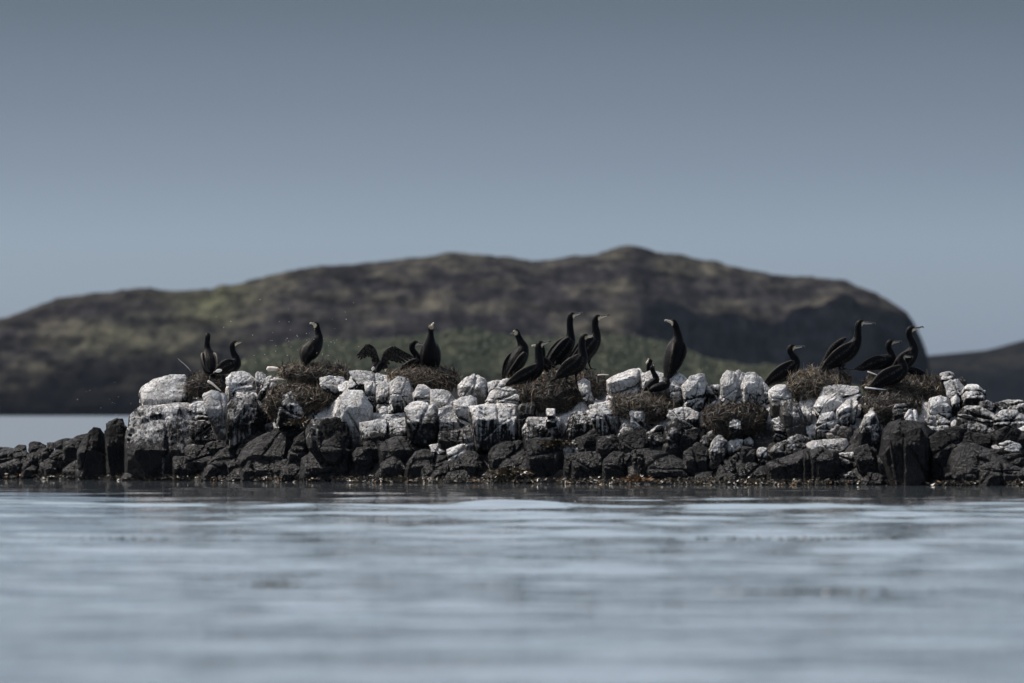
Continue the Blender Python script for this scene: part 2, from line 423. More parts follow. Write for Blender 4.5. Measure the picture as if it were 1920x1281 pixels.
tag(lo, 'low green land along the far shore below the hill', 'shore', kind='structure')

def leaf_mass(name, centers, radii, cols_mats, label, cat, per=90, size=.35):
    vs, fs, mi = [], [], []; r = np.random.default_rng(21)
    n = len(centers); k = 0
    C = np.repeat(centers, per, 0); Rr = np.repeat(radii, per, 0)
    d = r.normal(size=(n * per, 3)); d /= np.linalg.norm(d, axis=1)[:, None]
    q = r.uniform(.55, 1.08, (n * per, 1))
    P = C + d * Rr * q
    a = r.normal(size=P.shape); a /= np.linalg.norm(a, axis=1)[:, None]
    b = np.cross(a, d + r.normal(0, .6, P.shape)); b /= np.linalg.norm(b, axis=1)[:, None]
    s = size * r.uniform(.6, 1.4, (n * per, 1))
    v = np.stack([P - a * s, P + b * s * .6, P + a * s, P - b * s * .6], 1).reshape(-1, 3)
    f = np.arange(len(v)).reshape(-1, 4)
    me = mesh_from(name, v, f, False)
    o = obj(name, me, cols_mats)
    if len(cols_mats) > 1:
        m = np.repeat(r.integers(0, len(cols_mats), n), per).astype(np.int32)
        me.polygons.foreach_set('material_index', m)
    return tag(o, label, cat, kind='stuff')
M_LEAF = [mat_simple('shrub_leaf_a', [(.080, .090, .054), (.11, .12, .072)], .8, .8, .2, 0, .01),
          mat_simple('shrub_leaf_b', [(.094, .10, .06), (.125, .132, .082)], .8, .8, .2, 0, .01),
          mat_simple('shrub_leaf_c', [(.052, .062, .042), (.075, .084, .054)], .8, .8, .2, 0, .01)]
cs, rs = [], []
for k in range(1600):
    px = random.uniform(430, 1500)
    if random.random() < smooth(1250, 1480, px) * .8: continue
    D = random.uniform(1078, 1126)
    t_ = (D - 1062) / 70.0
    zr = CAM_H + (HZ - (float(lerp_table(px, SHRUB)) + 14)) * 1111 / F
    z = zr * (1 - (1 - min(t_ / .7, 1)) ** 1.7) if t_ < .7 else zr * (1 - (t_ - .7) * 1.2)
    if z < 2.0: continue
    s = random.uniform(.6, 1.5) * (1 if px < 1250 else .6)
    cs.append(((px - 960) / F * 1111, D, z + s * .1)); rs.append((s * 1.7, s * 1.6, s * .62))
leaf_mass('shrub_thicket', np.array(cs), np.array(rs), M_LEAF, 'band of soft green shrubs on the far shore below the hill', 'shrubs', 90, .22)

# ------------------------------------------------------------------ shapes: boulders from outlines
def icos(sub):
    bm = bmesh.new(); bmesh.ops.create_icosphere(bm, subdivisions=sub, radius=1.0)
    v = np.array([x.co[:] for x in bm.verts]); f = np.array([[q.index for q in p.verts] for p in bm.faces]); bm.free()
    return v / np.linalg.norm(v, axis=1)[:, None], f
ICO = {s: icos(s) for s in (3, 4, 5, 6)}
def hull_planes(pts):
    bm = bmesh.new()
    for p in pts: bm.verts.new(p)
    r = bmesh.ops.convex_hull(bm, input=bm.verts)
    bmesh.ops.recalc_face_normals(bm, faces=bm.faces)
    N, Dd = [], []
    for f in bm.faces:
        if f.calc_area() > 1e-7:
            n = f.normal; N.append(n[:]); Dd.append(n.dot(f.verts[0].co))
    bm.free()
    N, Dd = np.array(N), np.array(Dd)
    if np.mean(Dd) < 0: N, Dd = -N, -Dd
    return N, Dd
def solid(poly, D, thick, tb, seed, p=26, rough=1.0, cracks=2, extend=.10, front=.80, sub=None, lean=0.0, chips=0, blocks=0, grow=0.0):
    """closed stone whose outline seen from the front is poly (photograph pixels), set at distance D"""
    r = np.random.default_rng(seed)
    pts = np.array([[(a - 960) / F * D, CAM_H - (b - HZ) / F * D] for a, b in poly])
    c0 = pts.mean(0)
    zlo, zhi = pts[:, 1].min(), pts[:, 1].max(); zm = (zlo + zhi) / 2
    lowm = pts[:, 1] < zlo + .38 * (zhi - zlo)
    pts[lowm, 1] -= extend
    c = (pts.min(0) + pts.max(0)) / 2; wdt, hgt = pts.max(0) - pts.min(0)
    q = []
    for a, b in pts: q.append((a, .42 * thick + r.uniform(-.08, .08) * thick, b))
    for a, b in pts: q.append((c[0] + (a - c[0]) * .97, .75 * thick, c[1] + (b - c[1]) * .96))
    tilt = r.uniform(-.16, .16)
    for a, b in pts:
        s = front + r.uniform(-.07, .07); rel = max(0, (b - c[1]) / max(hgt / 2, 1e-4))
        q.append((c[0] + (a - c[0]) * s, (tilt * (a - c[0]) / max(wdt, 1e-3) + r.uniform(-.03, .06)) * thick - lean * (c[1] - b), c[1] + (b - c[1]) * s - tb * hgt * rel))
    for a, b in pts: q.append((c[0] + (a - c[0]) * .72, thick * (1 + r.uniform(-.1, .1)), c[1] + (b - c[1]) * .72))
    q = np.array(q); ctr = np.array([c[0], .45 * thick, c[1] - .06 * hgt])
    N, Dd = hull_planes([tuple(x) for x in (q - ctr)])
    Dd = np.maximum(Dd, 1e-3)
    if chips:
        for k in range(chips):
            n = r.normal(size=3) * np.array([.8, 1, 1]); n[1] = -abs(n[1]); n /= np.linalg.norm(n)
            N = np.concatenate([N, [n]]); Dd = np.append(Dd, ((q - ctr) @ n).max() * r.uniform(.83, .97))
    size = float(np.cbrt(wdt * hgt * thick))
    if sub is None: sub = 5 if max(wdt, hgt) > .30 else 4
    dirs, f = ICO[sub]
    # stretch sampling directions towards the long axes so that triangles stay even
    ext = np.array([wdt, thick, hgt]); dv = dirs * (ext / ext.mean()) ** .8; dv /= np.linalg.norm(dv, axis=1)[:, None]
    A = np.clip(dv @ N.T / Dd[None, :], 1e-6, None); mx = A.max(1, keepdims=True)
    rad = 1.0 / (mx[:, 0] * ((A / mx) ** p).sum(1) ** (1.0 / p))
    v = dv * rad[:, None] * (1 + .028 + grow)
    off = r.uniform(0, 80, 3)
    n1 = noise(v / size * 2.1 + off); n2 = fbm(v * 9 + off, 3); n3 = noise(v * 30 + off)
    nr = dv
    # facets: planar chips cut off, joints opened
    disp = .085 * size * n1 * rough + .026 * n2 * rough + .007 * n3 * rough
    if blocks:                         # fractured blocks standing proud or sunk, ridged relief
        sd = v[r.integers(0, len(v), blocks)]; vw = v + .35 * size * .12 * np.stack([noise(v * 7 + off + 9), noise(v * 7 + off + 31), noise(v * 7 + off + 55)], 1)
        dist = np.sqrt(((vw[:, None] - sd[None]) ** 2 * np.array([1, 1, .7])).sum(2)); near = dist.argmin(1); ds = np.sort(dist, 1)
        gap = ds[:, 1] - ds[:, 0]
        disp = disp + r.uniform(-.05, .02, blocks)[near] * size - .022 * min(1, size / .35) * np.exp(-(gap / .012) ** 2)
        rid = 1 - np.abs(noise(v * 16 + off + 3)) * 3.2
        disp = disp - .009 * np.clip(rid, 0, 1) ** 4 + .006 * noise(v * 45 + off) + .012 * noise(v * np.array([6, 6, 18]) + off)
    v = v + nr * disp[:, None]
    for k in range(cracks):
        th = r.uniform(0, math.pi); n = np.array([math.cos(th), r.normal(0, .25), math.sin(th)]); n /= np.linalg.norm(n)
        o = r.normal(0, .2, 3) * ext
        dd = np.abs((v - o) @ n + .03 * noise(v * 5 + off + k))
        wd = .012 + .006 * r.random()
        v = v - nr * (np.exp(-(dd / wd) ** 2) * r.uniform(.014, .035) * min(1, size / .3))[:, None]
    loc = np.array([ctr[0], D + ctr[1], ctr[2]])
    return v, f, loc

# ------------------------------------------------------------------ the islet
TILES = {1: (0, 580, .2655), 2: (330, 580, .2655), 3: (640, 580, .2655), 4: (920, 570, .2731), 5: (1180, 580, .2655), 6: (1400, 580, .2655), 7: (1600, 580, .2653)}
def P(tile, *xy):
    x0, y0, s = TILES[tile]
    return [(x0 + xy[i] * s, y0 + xy[i + 1] * s) for i in range(0, len(xy), 2)]

CREST = [(-500, 900), (-200, 884), (0, 872), (130, 850), (180, 835), (240, 800), (280, 762), (350, 745), (500, 745), (900, 750), (1300, 750), (1500, 748), (1700, 748), (1800, 765), (1920, 785), (2150, 820), (2500, 900)]
def build_core():
    NX, NY = 820, 170
    px = np.linspace(-480, 2460, NX); s = np.linspace(-.25, 5.2, NY)
    PX, Sg = np.meshgrid(px, s, indexing='ij'); Dm = D0(PX) + Sg
    X = (PX - 960) / F * D0(PX)
    zc = CAM_H - (lerp_table(PX, CREST) - HZ) / F * (D0(PX) + 1.2)
    up = .82 * Sg - .08; dn = zc - .62 * (Sg - 2.9)
    Z = np.minimum(np.minimum(up, zc - .04), dn)
    q = np.stack([X.ravel(), Dm.ravel(), 0 * X.ravel()], 1)
    rg = 1 - 2.4 * np.abs(noise(q * np.array([3.2, 3.2, 1])))
    Z = Z + (.10 * fbm(q * 2.6, 5) + .07 * rg + .05 * np.round(2.5 * noise(q * 4.1 + 5)) / 1.5).reshape(X.shape) - .04
    Z = np.maximum(Z, -.6)
    v = np.stack([X.ravel(), Dm.ravel(), Z.ravel()], 1)
    idx = np.arange(NX * NY).reshape(NX, NY)
    f = np.stack([idx[:-1, :-1].ravel(), idx[1:, :-1].ravel(), idx[1:, 1:].ravel(), idx[:-1, 1:].ravel()], 1)
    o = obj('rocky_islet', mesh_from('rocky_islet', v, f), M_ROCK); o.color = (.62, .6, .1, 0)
    return tag(o, 'low rocky islet of dark basalt boulders whitened with droppings', 'islet', kind='structure')
ISLET = build_core()

# guano, bevel of the upper edge, (drips, tint, extra depth) and outline of every boulder
ROCKS = [
 (.72,.25,P(1,995,600,1010,560,1090,510,1200,482,1285,480,1325,530,1338,585,1330,640,1300,700,1200,740,1090,745,995,745)),
 (.42,.45,P(1,925,850,930,760,1000,725,1100,740,1300,700,1400,760,1440,850,1440,1000,1420,1130,910,1170,905,900)),
 (.06,.15,P(1,740,880,780,835,870,835,905,870,915,1000,905,1170,760,1180,745,1000)),
 (.10,.2,P(1,735,870,750,810,830,775,860,772,880,830,870,870,790,880)),
 (.08,.2,P(1,545,1010,580,930,650,855,700,860,730,900,745,960,760,1180,545,1180)),
 (.0,.2,P(1,450,950,530,905,620,885,600,950,550,1040,480,1060,440,1010)),
 (.02,.2,P(1,380,945,440,920,530,905,540,930,480,990,400,990)),
 (.0,.2,P(1,330,945,370,935,385,960,380,1000,330,990)),
 (.0,.2,P(1,200,960,215,937,260,937,280,960,320,965,300,1005,200,1005)),
 (.0,.2,P(1,90,985,130,958,180,965,195,1000,150,1020,90,1010)),
 (.0,.2,P(1,-60,990,0,978,40,975,95,990,90,1015,-60,1020)),
 (.0,.2,P(1,-40,1040,60,1000,95,1010,100,1060,60,1090,-40,1100)),
 (.0,.2,P(1,95,1020,180,1000,200,1020,150,1060,100,1060)),
 (.16,.3,P(1,180,1030,280,990,310,1020,310,1090,260,1100,220,1050)),
 (.0,.2,P(1,-50,1110,80,1080,170,1050,220,1060,160,1120,80,1150,-50,1160)),
 (.0,.2,P(1,130,1175,170,1080,220,1065,280,1100,310,1190,140,1195)),
 (.0,.2,P(1,310,1080,340,1062,400,1070,410,1170,310,1185)),
 (.04,.2,P(1,340,1040,400,990,470,1000,530,1040,520,1080,430,1090,360,1060)),
 (.22,.3,P(1,440,1130,500,1085,540,1070,555,1180,440,1180)),
 (.0,.2,P(1,-60,1155,70,1130,130,1160,130,1195,-60,1200)),
 (.0,.2,P(1,290,1000,330,975,350,1020,320,1060,290,1040)),
 (.14,.35,P(1,840,1190,850,1150,920,1130,1000,1130,1150,1080,1300,1035,1340,1070,1350,1175,1200,1200)),
 (.2,.3,P(1,1040,1195,1070,1150,1120,1160,1130,1195)),
 # second strip
 (.55,.3,P(2,50,700,130,665,230,660,270,690,270,800,150,815,90,790)),
 (.78,.15,P(2,190,620,250,590,340,610,362,650,362,900,300,910,265,800,270,680),.6,.35),
 (.42,.4,P(2,100,800,200,800,280,830,290,900,230,940,150,900)),
 (.86,.18,P(2,362,500,395,460,450,448,520,460,552,490,550,570,480,600,400,640,365,600)),
 (.85,.3,P(2,415,620,430,585,500,572,600,575,610,610,560,640,420,640)),
 (.42,.35,P(2,365,700,400,650,480,625,545,610,560,640,600,740,640,850,560,900,365,960)),
 (.66,.2,P(2,562,470,580,442,610,450,632,470,610,520,575,570,562,540),.5,.5),
 (.7,.25,P(2,580,560,620,500,660,475,720,480,700,520,640,560,600,590)),
 (.52,.3,P(2,700,770,715,700,760,620,810,598,870,650,920,720,935,780,700,795),1.4,0,-.25),
 (.66,.4,P(2,690,810,720,785,830,780,900,815,880,840,700,835)),
 (.85,.1,P(2,1110,760,1130,640,1200,600,1310,600,1350,660,1380,700,1390,880,1340,900,1250,950,1120,900),.6,.3),
 (.92,.4,P(2,1010,490,1080,470,1170,490,1190,520,1140,560,1090,545)),
 (.92,.3,P(2,1150,550,1200,520,1290,520,1340,560,1330,610,1200,605)),
 (.92,.35,P(2,1250,460,1356,450,1420,470,1420,540,1330,560,1200,520)),
 (.30,.35,P(2,920,860,960,800,1060,758,1130,765,1200,800,1230,880,1245,1000,1240,1160,1120,1160,1000,1000,930,950)),
 (.05,.3,P(2,890,1060,960,1010,1040,995,1130,1030,1200,1080,1200,1185,870,1190)),
 (.06,.25,P(2,770,1090,790,1000,840,920,900,880,930,920,930,1050,880,1100)),
 (.18,.5,P(2,430,1030,520,950,640,890,760,885,810,930,760,1000,690,1090,560,1100)),
 (.04,.25,P(2,455,1200,470,1140,540,1060,600,1050,700,1110,760,1140,740,1200)),
 (.02,.3,P(2,430,960,480,900,540,870,600,860,620,900,520,960,450,990)),
 (.14,.35,P(2,490,880,560,845,625,855,630,880,520,915)),
 (.16,.4,P(2,620,880,700,845,780,840,900,830,910,870,850,910,790,905,700,890)),
 (.32,.45,P(2,60,980,100,955,200,965,270,1000,290,1040,220,1080,120,1110,70,1080)),
 (.1,.35,P(2,60,960,100,920,150,920,210,960,150,985)),
 (.08,.3,P(2,200,960,280,920,355,930,355,985,250,990)),
 (.05,.25,P(2,-20,1050,60,1035,110,1080,120,1185,-20,1190)),
 (.03,.3,P(2,150,1195,220,1090,300,1010,350,985,400,1050,430,1100,400,1195)),
 (.10,.35,P(2,310,1195,400,1130,480,1120,470,1195)),
 (.0,.3,P(2,710,1195,750,1120,830,1090,890,1095,870,1195)),
 (.04,.2,P(2,360,960,440,930,430,1010,380,1040,355,1000)),
 (.14,.25,P(2,1015,990,1040,930,1120,910,1180,960,1150,1040,1060,1020),0,0,-.42),
 (.0,.2,P(2,350,1080,420,1060,440,1130,380,1140)),
 # third strip
 (.95,.45,P(3,70,450,130,440,280,460,390,480,395,500,340,530,250,535,130,505)),
 (.86,.1,P(3,165,540,240,520,245,700,215,700,170,580)),
 (.9,.2,P(3,250,560,300,525,350,550,350,690,255,700)),
 (.93,.28,P(3,345,530,400,490,470,495,500,540,512,660,430,690,350,690)),
 (.9,.2,P(3,510,600,540,540,580,530,620,560,640,600,640,690,520,680)),
 (.96,.25,P(3,635,580,700,572,760,590,795,640,790,700,700,715,640,690)),
 (.74,.15,P(3,825,540,870,490,950,462,1000,475,1030,540,1030,600,960,660,830,620),.4,.5),
 (.95,.15,P(3,797,660,850,630,910,622,950,640,955,700,930,800,880,830,800,740)),
 (.56,.16,P(3,910,690,960,680,1100,672,1240,685,1250,760,1255,920,1100,960,960,940,920,800),1.8,0,-.1),
 (.9,.45,P(3,215,770,230,740,300,745,450,745,450,780,230,795)),
 (.9,.4,P(3,270,710,300,690,400,682,450,700,430,740,290,740)),
 (.58,.42,P(3,145,810,250,790,450,775,470,860,500,900,350,930,150,900),1.4),
 (.45,.25,P(3,450,710,500,670,570,668,640,690,680,730,685,850,640,930,480,900,460,800),.4,0,-.1),
 (.72,.3,P(3,680,720,730,700,790,700,850,790,850,840,690,850)),
 (.3,.3,P(3,690,850,850,840,880,930,800,970,700,930)),
 (.92,.3,P(3,1000,640,1050,585,1110,555,1110,680,1010,685)),
 (.9,.25,P(3,1100,560,1190,560,1260,590,1250,640,1160,685,1090,680)),
 (.6,.4,P(3,1030,520,1100,510,1180,490,1190,540,1100,560,1030,565)),
 (.03,.25,P(3,280,990,310,930,390,895,460,905,560,960,590,1000,500,1060,380,1080,290,1050)),
 (.1,.3,P(3,150,930,220,885,310,890,340,920,290,960,280,1030,190,1020)),
 (.0,.2,P(3,80,1030,110,985,170,985,210,1020,210,1120,100,1130)),
 (.02,.2,P(3,240,1185,280,1100,370,1040,420,1060,450,1110,430,1190)),
 (.06,.25,P(3,445,1190,460,1110,520,1020,590,1000,640,1020,620,1090,560,1110,540,1190)),
 (.05,.3,P(3,545,1190,570,1110,640,1090,670,1110,650,1195)),
 (.10,.4,P(3,590,1205,650,1150,760,1070,820,1080,890,1110,880,1150,740,1170,700,1205)),
 (.05,.4,P(3,700,1205,760,1150,900,1140,960,1170,950,1205)),
 (.05,.3,P(3,640,1080,680,1030,740,1030,770,1060,720,1095)),
 (.6,.35,P(3,750,1000,830,960,880,960,880,1000,830,1050,760,1055)),
 (.5,.35,P(3,620,960,720,945,760,960,750,1010,650,1015)),
 (.08,.3,P(3,840,1050,890,1010,940,1005,1000,1060,1030,1110,980,1140,890,1105)),
 (.08,.3,P(3,1040,1030,1080,970,1160,940,1260,935,1300,960,1240,1010,1120,1080,1060,1120)),
 (.05,.35,P(3,1070,1135,1150,1080,1280,1010,1356,1040,1356,1120,1250,1150)),
 (.0,.2,P(3,-10,1070,30,1060,60,1160,-10,1175)),
 (.4,.2,P(3,860,850,910,830,960,930,1000,1010,900,1000),.8),
 # fourth strip
 (.52,.2,P(4,235,860,260,785,400,785,420,800,465,800,475,930,400,945,240,940),1.3),
 (.2,.2,P(4,190,700,300,690,310,780,250,790,235,860,190,900)),
 (.8,.2,P(4,385,725,440,720,455,790,420,800,385,790),.6,0,-.35),
 (.52,.2,P(4,525,850,550,770,580,745,720,745,740,760,740,850,690,880,530,890),1.6),
 (.62,.2,P(4,680,710,760,685,830,685,870,740,880,850,850,900,750,900,740,760),1.4),
 (.8,.3,P(4,850,680,920,668,990,680,1015,720,960,745,880,735)),
 (.72,.25,P(4,960,740,1030,730,1060,780,1070,880,990,890,980,800)),
 (.5,.3,P(4,860,860,900,830,960,790,990,820,980,880,870,890)),
 (.6,.3,P(4,880,750,940,740,960,790,900,825)),
 (.9,.2,P(4,600,545,640,525,680,540,700,620,720,690,690,690,660,620)),
 (.76,.12,P(4,800,530,840,500,980,445,1020,450,1040,500,1035,580,960,600,850,620,800,640),.4,.5),
 (.8,.2,P(4,1040,480,1100,460,1190,480,1200,520,1190,600,1040,590)),
 (.9,.3,P(4,1225,510,1290,470,1340,500,1380,545,1230,560)),
 (.18,.3,P(4,245,950,320,925,410,935,420,960,460,990,500,1010,500,1150,330,1160,260,1080)),
 (.5,.45,P(4,500,985,600,975,660,1000,640,1030,560,1050,510,1035)),
 (.04,.2,P(4,510,1040,600,1030,570,1175,500,1165)),
 (.05,.25,P(4,550,1175,560,1080,600,1030,690,1020,730,1100,730,1185)),
 (.12,.25,P(4,630,930,680,880,730,860,760,900,730,980,660,1000)),
 (.3,.3,P(4,550,940,640,905,630,960,560,975)),
 (.2,.25,P(4,720,940,740,915,850,910,900,950,870,1010,780,1060,725,1010)),
 (.08,.3,P(4,890,920,960,890,1050,900,1080,950,1080,1020,960,1030,900,980)),
 (.03,.25,P(4,770,1080,850,1020,910,1030,930,1185,780,1195)),
 (.16,.3,P(4,940,1195,950,1130,980,1110,1020,1140,1045,1200),0,.3),
 (.0,.2,P(4,690,1030,760,1010,770,1090,730,1120)),
 (.0,.2,P(4,910,1040,1000,1000,1020,1120,950,1105)),
 (.0,.2,P(4,1000,1010,1090,1010,1100,1170,1030,1155)),
 (.5,.3,P(4,1070,890,1150,840,1190,850,1200,930,1110,960)),
 (.06,.3,P(4,150,1185,200,1105,280,1140,290,1190)),
 # fifth strip
 (.36,.2,P(5,235,1010,250,900,290,790,350,780,400,830,440,830,490,860,480,940,420,1000,370,1040,250,1030),.9),
 (.62,.3,P(5,275,760,300,710,380,695,450,705,490,730,490,790,420,820,350,785)),
 (.92,.15,P(5,375,550,430,490,490,465,530,470,540,540,530,640,480,710,400,680)),
 (.5,.2,P(5,285,545,340,540,380,570,380,650,320,660,290,620)),
 (.6,.2,P(5,535,540,640,535,650,620,600,640,540,630)),
 (.95,.15,P(5,645,500,690,440,740,450,770,560,740,650,720,660,650,600)),
 (.9,.15,P(5,745,460,760,440,790,435,830,470,830,600,800,650,745,650),.5,.3,.1),
 (.95,.15,P(5,795,540,830,460,890,455,950,510,970,590,940,640,880,660,795,655)),
 (.9,.2,P(5,600,640,650,580,680,620,680,655,600,655)),
 (.8,.2,P(5,950,520,990,560,1010,640,960,645)),
 (.9,.2,P(5,995,580,1050,540,1100,545,1140,600,1160,660,1080,690,1000,650)),
 (.3,.1,P(5,1000,650,1085,650,1070,740,1000,720),.4,.3),
 (.40,.15,P(5,1085,670,1150,660,1200,700,1240,800,1260,890,1260,960,1150,900,1075,760),.9,.25,.08),
 (.5,.2,P(5,1230,720,1290,700,1290,790,1250,800),.3,.4),
 (.62,.25,P(5,1010,790,1060,765,1110,830,1130,890,1080,920,1020,865)),
 (.7,.25,P(5,700,800,740,775,790,790,800,840,740,870,700,850),0,0,-.3),
 (.42,.25,P(5,600,850,650,800,690,820,700,890,620,900)),
 (.5,.3,P(5,540,890,600,860,690,890,690,940,600,935)),
 (.5,.3,P(5,490,930,530,895,570,920,560,980,500,985)),
 (.45,.3,P(5,560,1000,600,930,640,900,690,950,680,1020,610,1100,560,1080)),
 (.7,.3,P(5,690,950,740,915,800,930,780,1010,700,1025)),
 (.6,.3,P(5,810,930,850,910,880,930,870,960,820,965)),
 (.5,.3,P(5,900,1030,920,980,970,990,990,1060,920,1080)),
 (.36,.35,P(5,990,1000,1060,950,1180,900,1250,920,1260,1000,1200,1060,1050,1080)),
 (.02,.15,P(5,980,1090,1060,1080,1200,1060,1240,1000,1250,1195,990,1195)),
 (.1,.3,P(5,390,1010,480,950,560,1000,560,1100,480,1140,390,1080)),
 (.05,.4,P(5,120,1010,250,1020,370,1070,430,1140,380,1190,150,1190)),
 (.08,.35,P(5,430,1205,470,1160,590,1150,590,1205)),
 (.05,.3,P(5,590,1195,640,1110,720,1100,780,1160,790,1205)),
 (.05,.3,P(5,660,1210,680,1155,750,1170,760,1210),0,.1,-.12),
 (.08,.3,P(5,760,1090,880,1090,980,1130,980,1200,800,1200)),
 (.06,.2,P(5,800,970,890,980,910,1080,850,1100,780,1060)),
 (.06,.3,P(5,670,1060,760,1030,780,1090,700,1110)),
 # sixth strip
 (.84,.1,P(6,480,690,520,620,640,600,690,670,650,760,510,740)),
 (.82,.1,P(6,640,720,700,660,790,640,770,760,740,810,650,780)),
 (.8,.45,P(6,505,625,560,560,640,545,770,555,815,600,700,665,560,645)),
 (.58,.2,P(6,490,830,530,750,610,730,650,790,640,850,500,900)),
 (.8,.3,P(6,425,840,470,815,500,830,490,890,440,890)),
 (.4,.3,P(6,560,880,640,820,740,850,740,900,600,920),0,.6),
 (.7,.45,P(6,430,960,470,930,600,920,700,920,720,960,600,1000,460,1005)),
 (.03,.12,P(6,460,1020,520,990,640,1000,660,1100,690,1205,470,1215)),
 (.16,.15,P(6,405,1010,430,980,460,1000,475,1215,400,1205)),
 (.62,.35,P(6,640,1050,670,1010,760,1010,820,1040,760,1080,690,1085)),
 (.16,.25,P(6,760,990,860,955,910,1010,950,1100,860,1150,790,1085)),
 (.5,.35,P(6,650,1190,740,1150,790,1190,700,1215)),
 (.2,.35,P(6,790,1215,860,1160,960,1160,980,1215)),
 (.34,.25,P(6,925,1040,980,1060,1030,1120,1000,1175,950,1165)),
 (.45,.25,P(6,805,850,840,770,880,740,910,760,940,830,960,960,940,1030,830,960,805,940)),
 (.8,.3,P(6,860,710,880,690,905,700,905,740,865,745),0,0,-.3),
 (.38,.2,P(6,1035,720,1060,680,1120,672,1150,700,1140,800,1040,810),0,0,-.3),
 (.7,.3,P(6,1115,750,1150,705,1200,710,1220,770,1180,805,1120,805),0,0,-.32),
 (.06,.12,P(6,960,1040,985,870,1030,820,1120,800,1250,810,1310,870,1320,1000,1290,1215,1050,1215,1000,1060)),
 (.03,.1,P(6,1010,900,1060,870,1110,890,1110,1210,1060,1205,1020,1060),0,0,-.22),
 (.03,.1,P(6,1110,890,1230,860,1270,920,1270,1215,1110,1215),0,0,-.2),
 # seventh strip
 (.95,.12,P(7,540,640,620,620,680,640,695,700,690,780,600,770,540,730)),
 (.8,.2,P(7,690,640,730,610,755,640,750,720,700,720)),
 (.6,.3,P(7,620,460,690,438,725,470,720,500,640,505)),
 (.85,.35,P(7,650,520,740,500,790,560,770,640,700,600)),
 (.85,.25,P(7,780,580,820,535,880,540,935,590,948,640,880,685,770,650)),
 (.5,.3,P(7,740,500,770,478,805,500,795,540,750,540)),
 (.46,.35,P(7,740,740,800,690,900,690,980,720,1010,760,960,830,800,820,740,790)),
 (.5,.4,P(7,890,660,950,645,1020,680,1000,720,920,705)),
 (.5,.4,P(7,1010,670,1100,640,1180,640,1226,660,1226,690,1080,705)),
 (.42,.35,P(7,1090,700,1226,660,1226,750,1120,725)),
 (.6,.4,P(7,1000,770,1060,720,1150,720,1226,770,1226,820,1090,830,1010,825)),
 (.4,.4,P(7,740,850,800,815,900,820,1000,850,1010,890,900,895)),
 (.08,.4,P(7,640,860,750,840,880,880,990,900,980,980,860,960,740,925)),
 (.3,.35,P(7,990,890,1080,830,1226,870,1226,950,1100,935,1020,945)),
 (.8,.4,P(7,985,970,1100,930,1180,960,1180,1000,1010,1005)),
 (.05,.35,P(7,690,1100,720,1000,800,960,880,970,990,1010,1120,1060,1226,1120,1226,1215,760,1205,650,1130)),
 (.06,.2,P(7,640,1130,690,1100,750,1130,750,1215,650,1225),0,0,-.1),
 (.06,.2,P(7,750,1210,760,1140,840,1130,890,1170,900,1215),0,0,-.1),
 (.10,.4,P(7,900,1000,1040,990,1226,1030,1226,1110,1050,1065)),
 (.03,.2,P(7,550,930,620,880,720,890,760,960,700,1060,640,1140,560,1150)),
 (.46,.35,P(7,510,790,560,750,620,765,680,800,690,840,600,880,530,845)),
 (.7,.3,P(7,690,810,720,790,755,800,740,840,695,845)),
 (.05,.3,P(7,920,1110,1000,1080,1226,1140,1226,1215,900,1215),0,0,-.12),
]
def depth_of(poly):
    px = sum(p[0] for p in poly) / len(poly); bot = max(p[1] for p in poly)
    return float(D0(px)) + max(0.0, (float(shore_row(px)) - 6 - bot)) / PXM * 1.22
def add_rock(g, tb, poly, drip=.95, tint=0.0, dy=0.0, seed=0, **kw):
    D = depth_of(poly) + dy
    xs = [p[0] for p in poly]; ys = [p[1] for p in poly]
    wd, ht = (max(xs) - min(xs)) / PXM, (max(ys) - min(ys)) / PXM
    th = min(max(.9 * min(wd, ht * 1.35), .22), .85)
    v, f, loc = solid(poly, D, th, min(tb * 1.3, .5), seed, p=260, rough=.26, chips=5, blocks=2 + int(5 * max(wd, ht)), grow=.11, **kw)
    me = mesh_from('boulder', v, f); me.set_sharp_from_angle(angle=R(24))
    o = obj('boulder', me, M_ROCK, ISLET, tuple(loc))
    mx_ = sum(xs) / len(xs)
    g = .97 * g ** 1.12 * (.78 if mx_ > 1795 else 1.0)
    o.color = (g, drip, tint, 1)
    return o
for i, r in enumerate(ROCKS):
    add_rock(r[0], r[1], r[2], *(r[3:] if len(r) > 3 else ()), seed=100 + i, cracks=(0 if i % 4 == 0 else 1 + i % 2))
# stones wedged between and below the large boulders
for k in range(190):
    px = random.uniform(-160, 2080); t_ = random.random()
    crest = float(lerp_table(px, CREST)); sh = float(shore_row(px)) - 4
    cy = crest + 10 + (sh - crest - 10) * t_
    a = random.choice((7, 9, 12, 16, 22, 28)) * random.uniform(.85, 1.15); b = a * random.uniform(.45, .95); n = random.randint(5, 7)
    poly = [(px + a * math.cos(6.283 * q / n + .3) * random.uniform(.8, 1.1), cy + b * math.sin(6.283 * q / n + .3) * random.uniform(.8, 1.1)) for q in range(n)]
    rel = (cy - crest) / max(sh - crest, 1)
    g = max(0, .75 - rel * 1.25) * random.uniform(.5, 1.1)
    add_rock(g, .25, poly, seed=900 + k, dy=random.uniform(.14, .30), sub=4, cracks=0)
# the skerry goes on past both edges of the frame
for k in range(34):
    px = random.uniform(1945, 2300) if k % 2 else random.uniform(-330, -40)
    crest = float(lerp_table(px, CREST)); sh = float(shore_row(px)) - 4; cy = crest + (sh - crest) * random.random()
    a = random.uniform(22, 50); b = a * random.uniform(.5, .9); n = 7
    poly = [(px + a * math.cos(6.283 * q / n) * random.uniform(.8, 1.1), cy + b * math.sin(6.283 * q / n) * random.uniform(.8, 1.1)) for q in range(n)]
    add_rock(max(0, .6 - (cy - crest) / max(sh - crest, 1)) if k % 2 else 0, .3, poly, seed=1300 + k, sub=4)

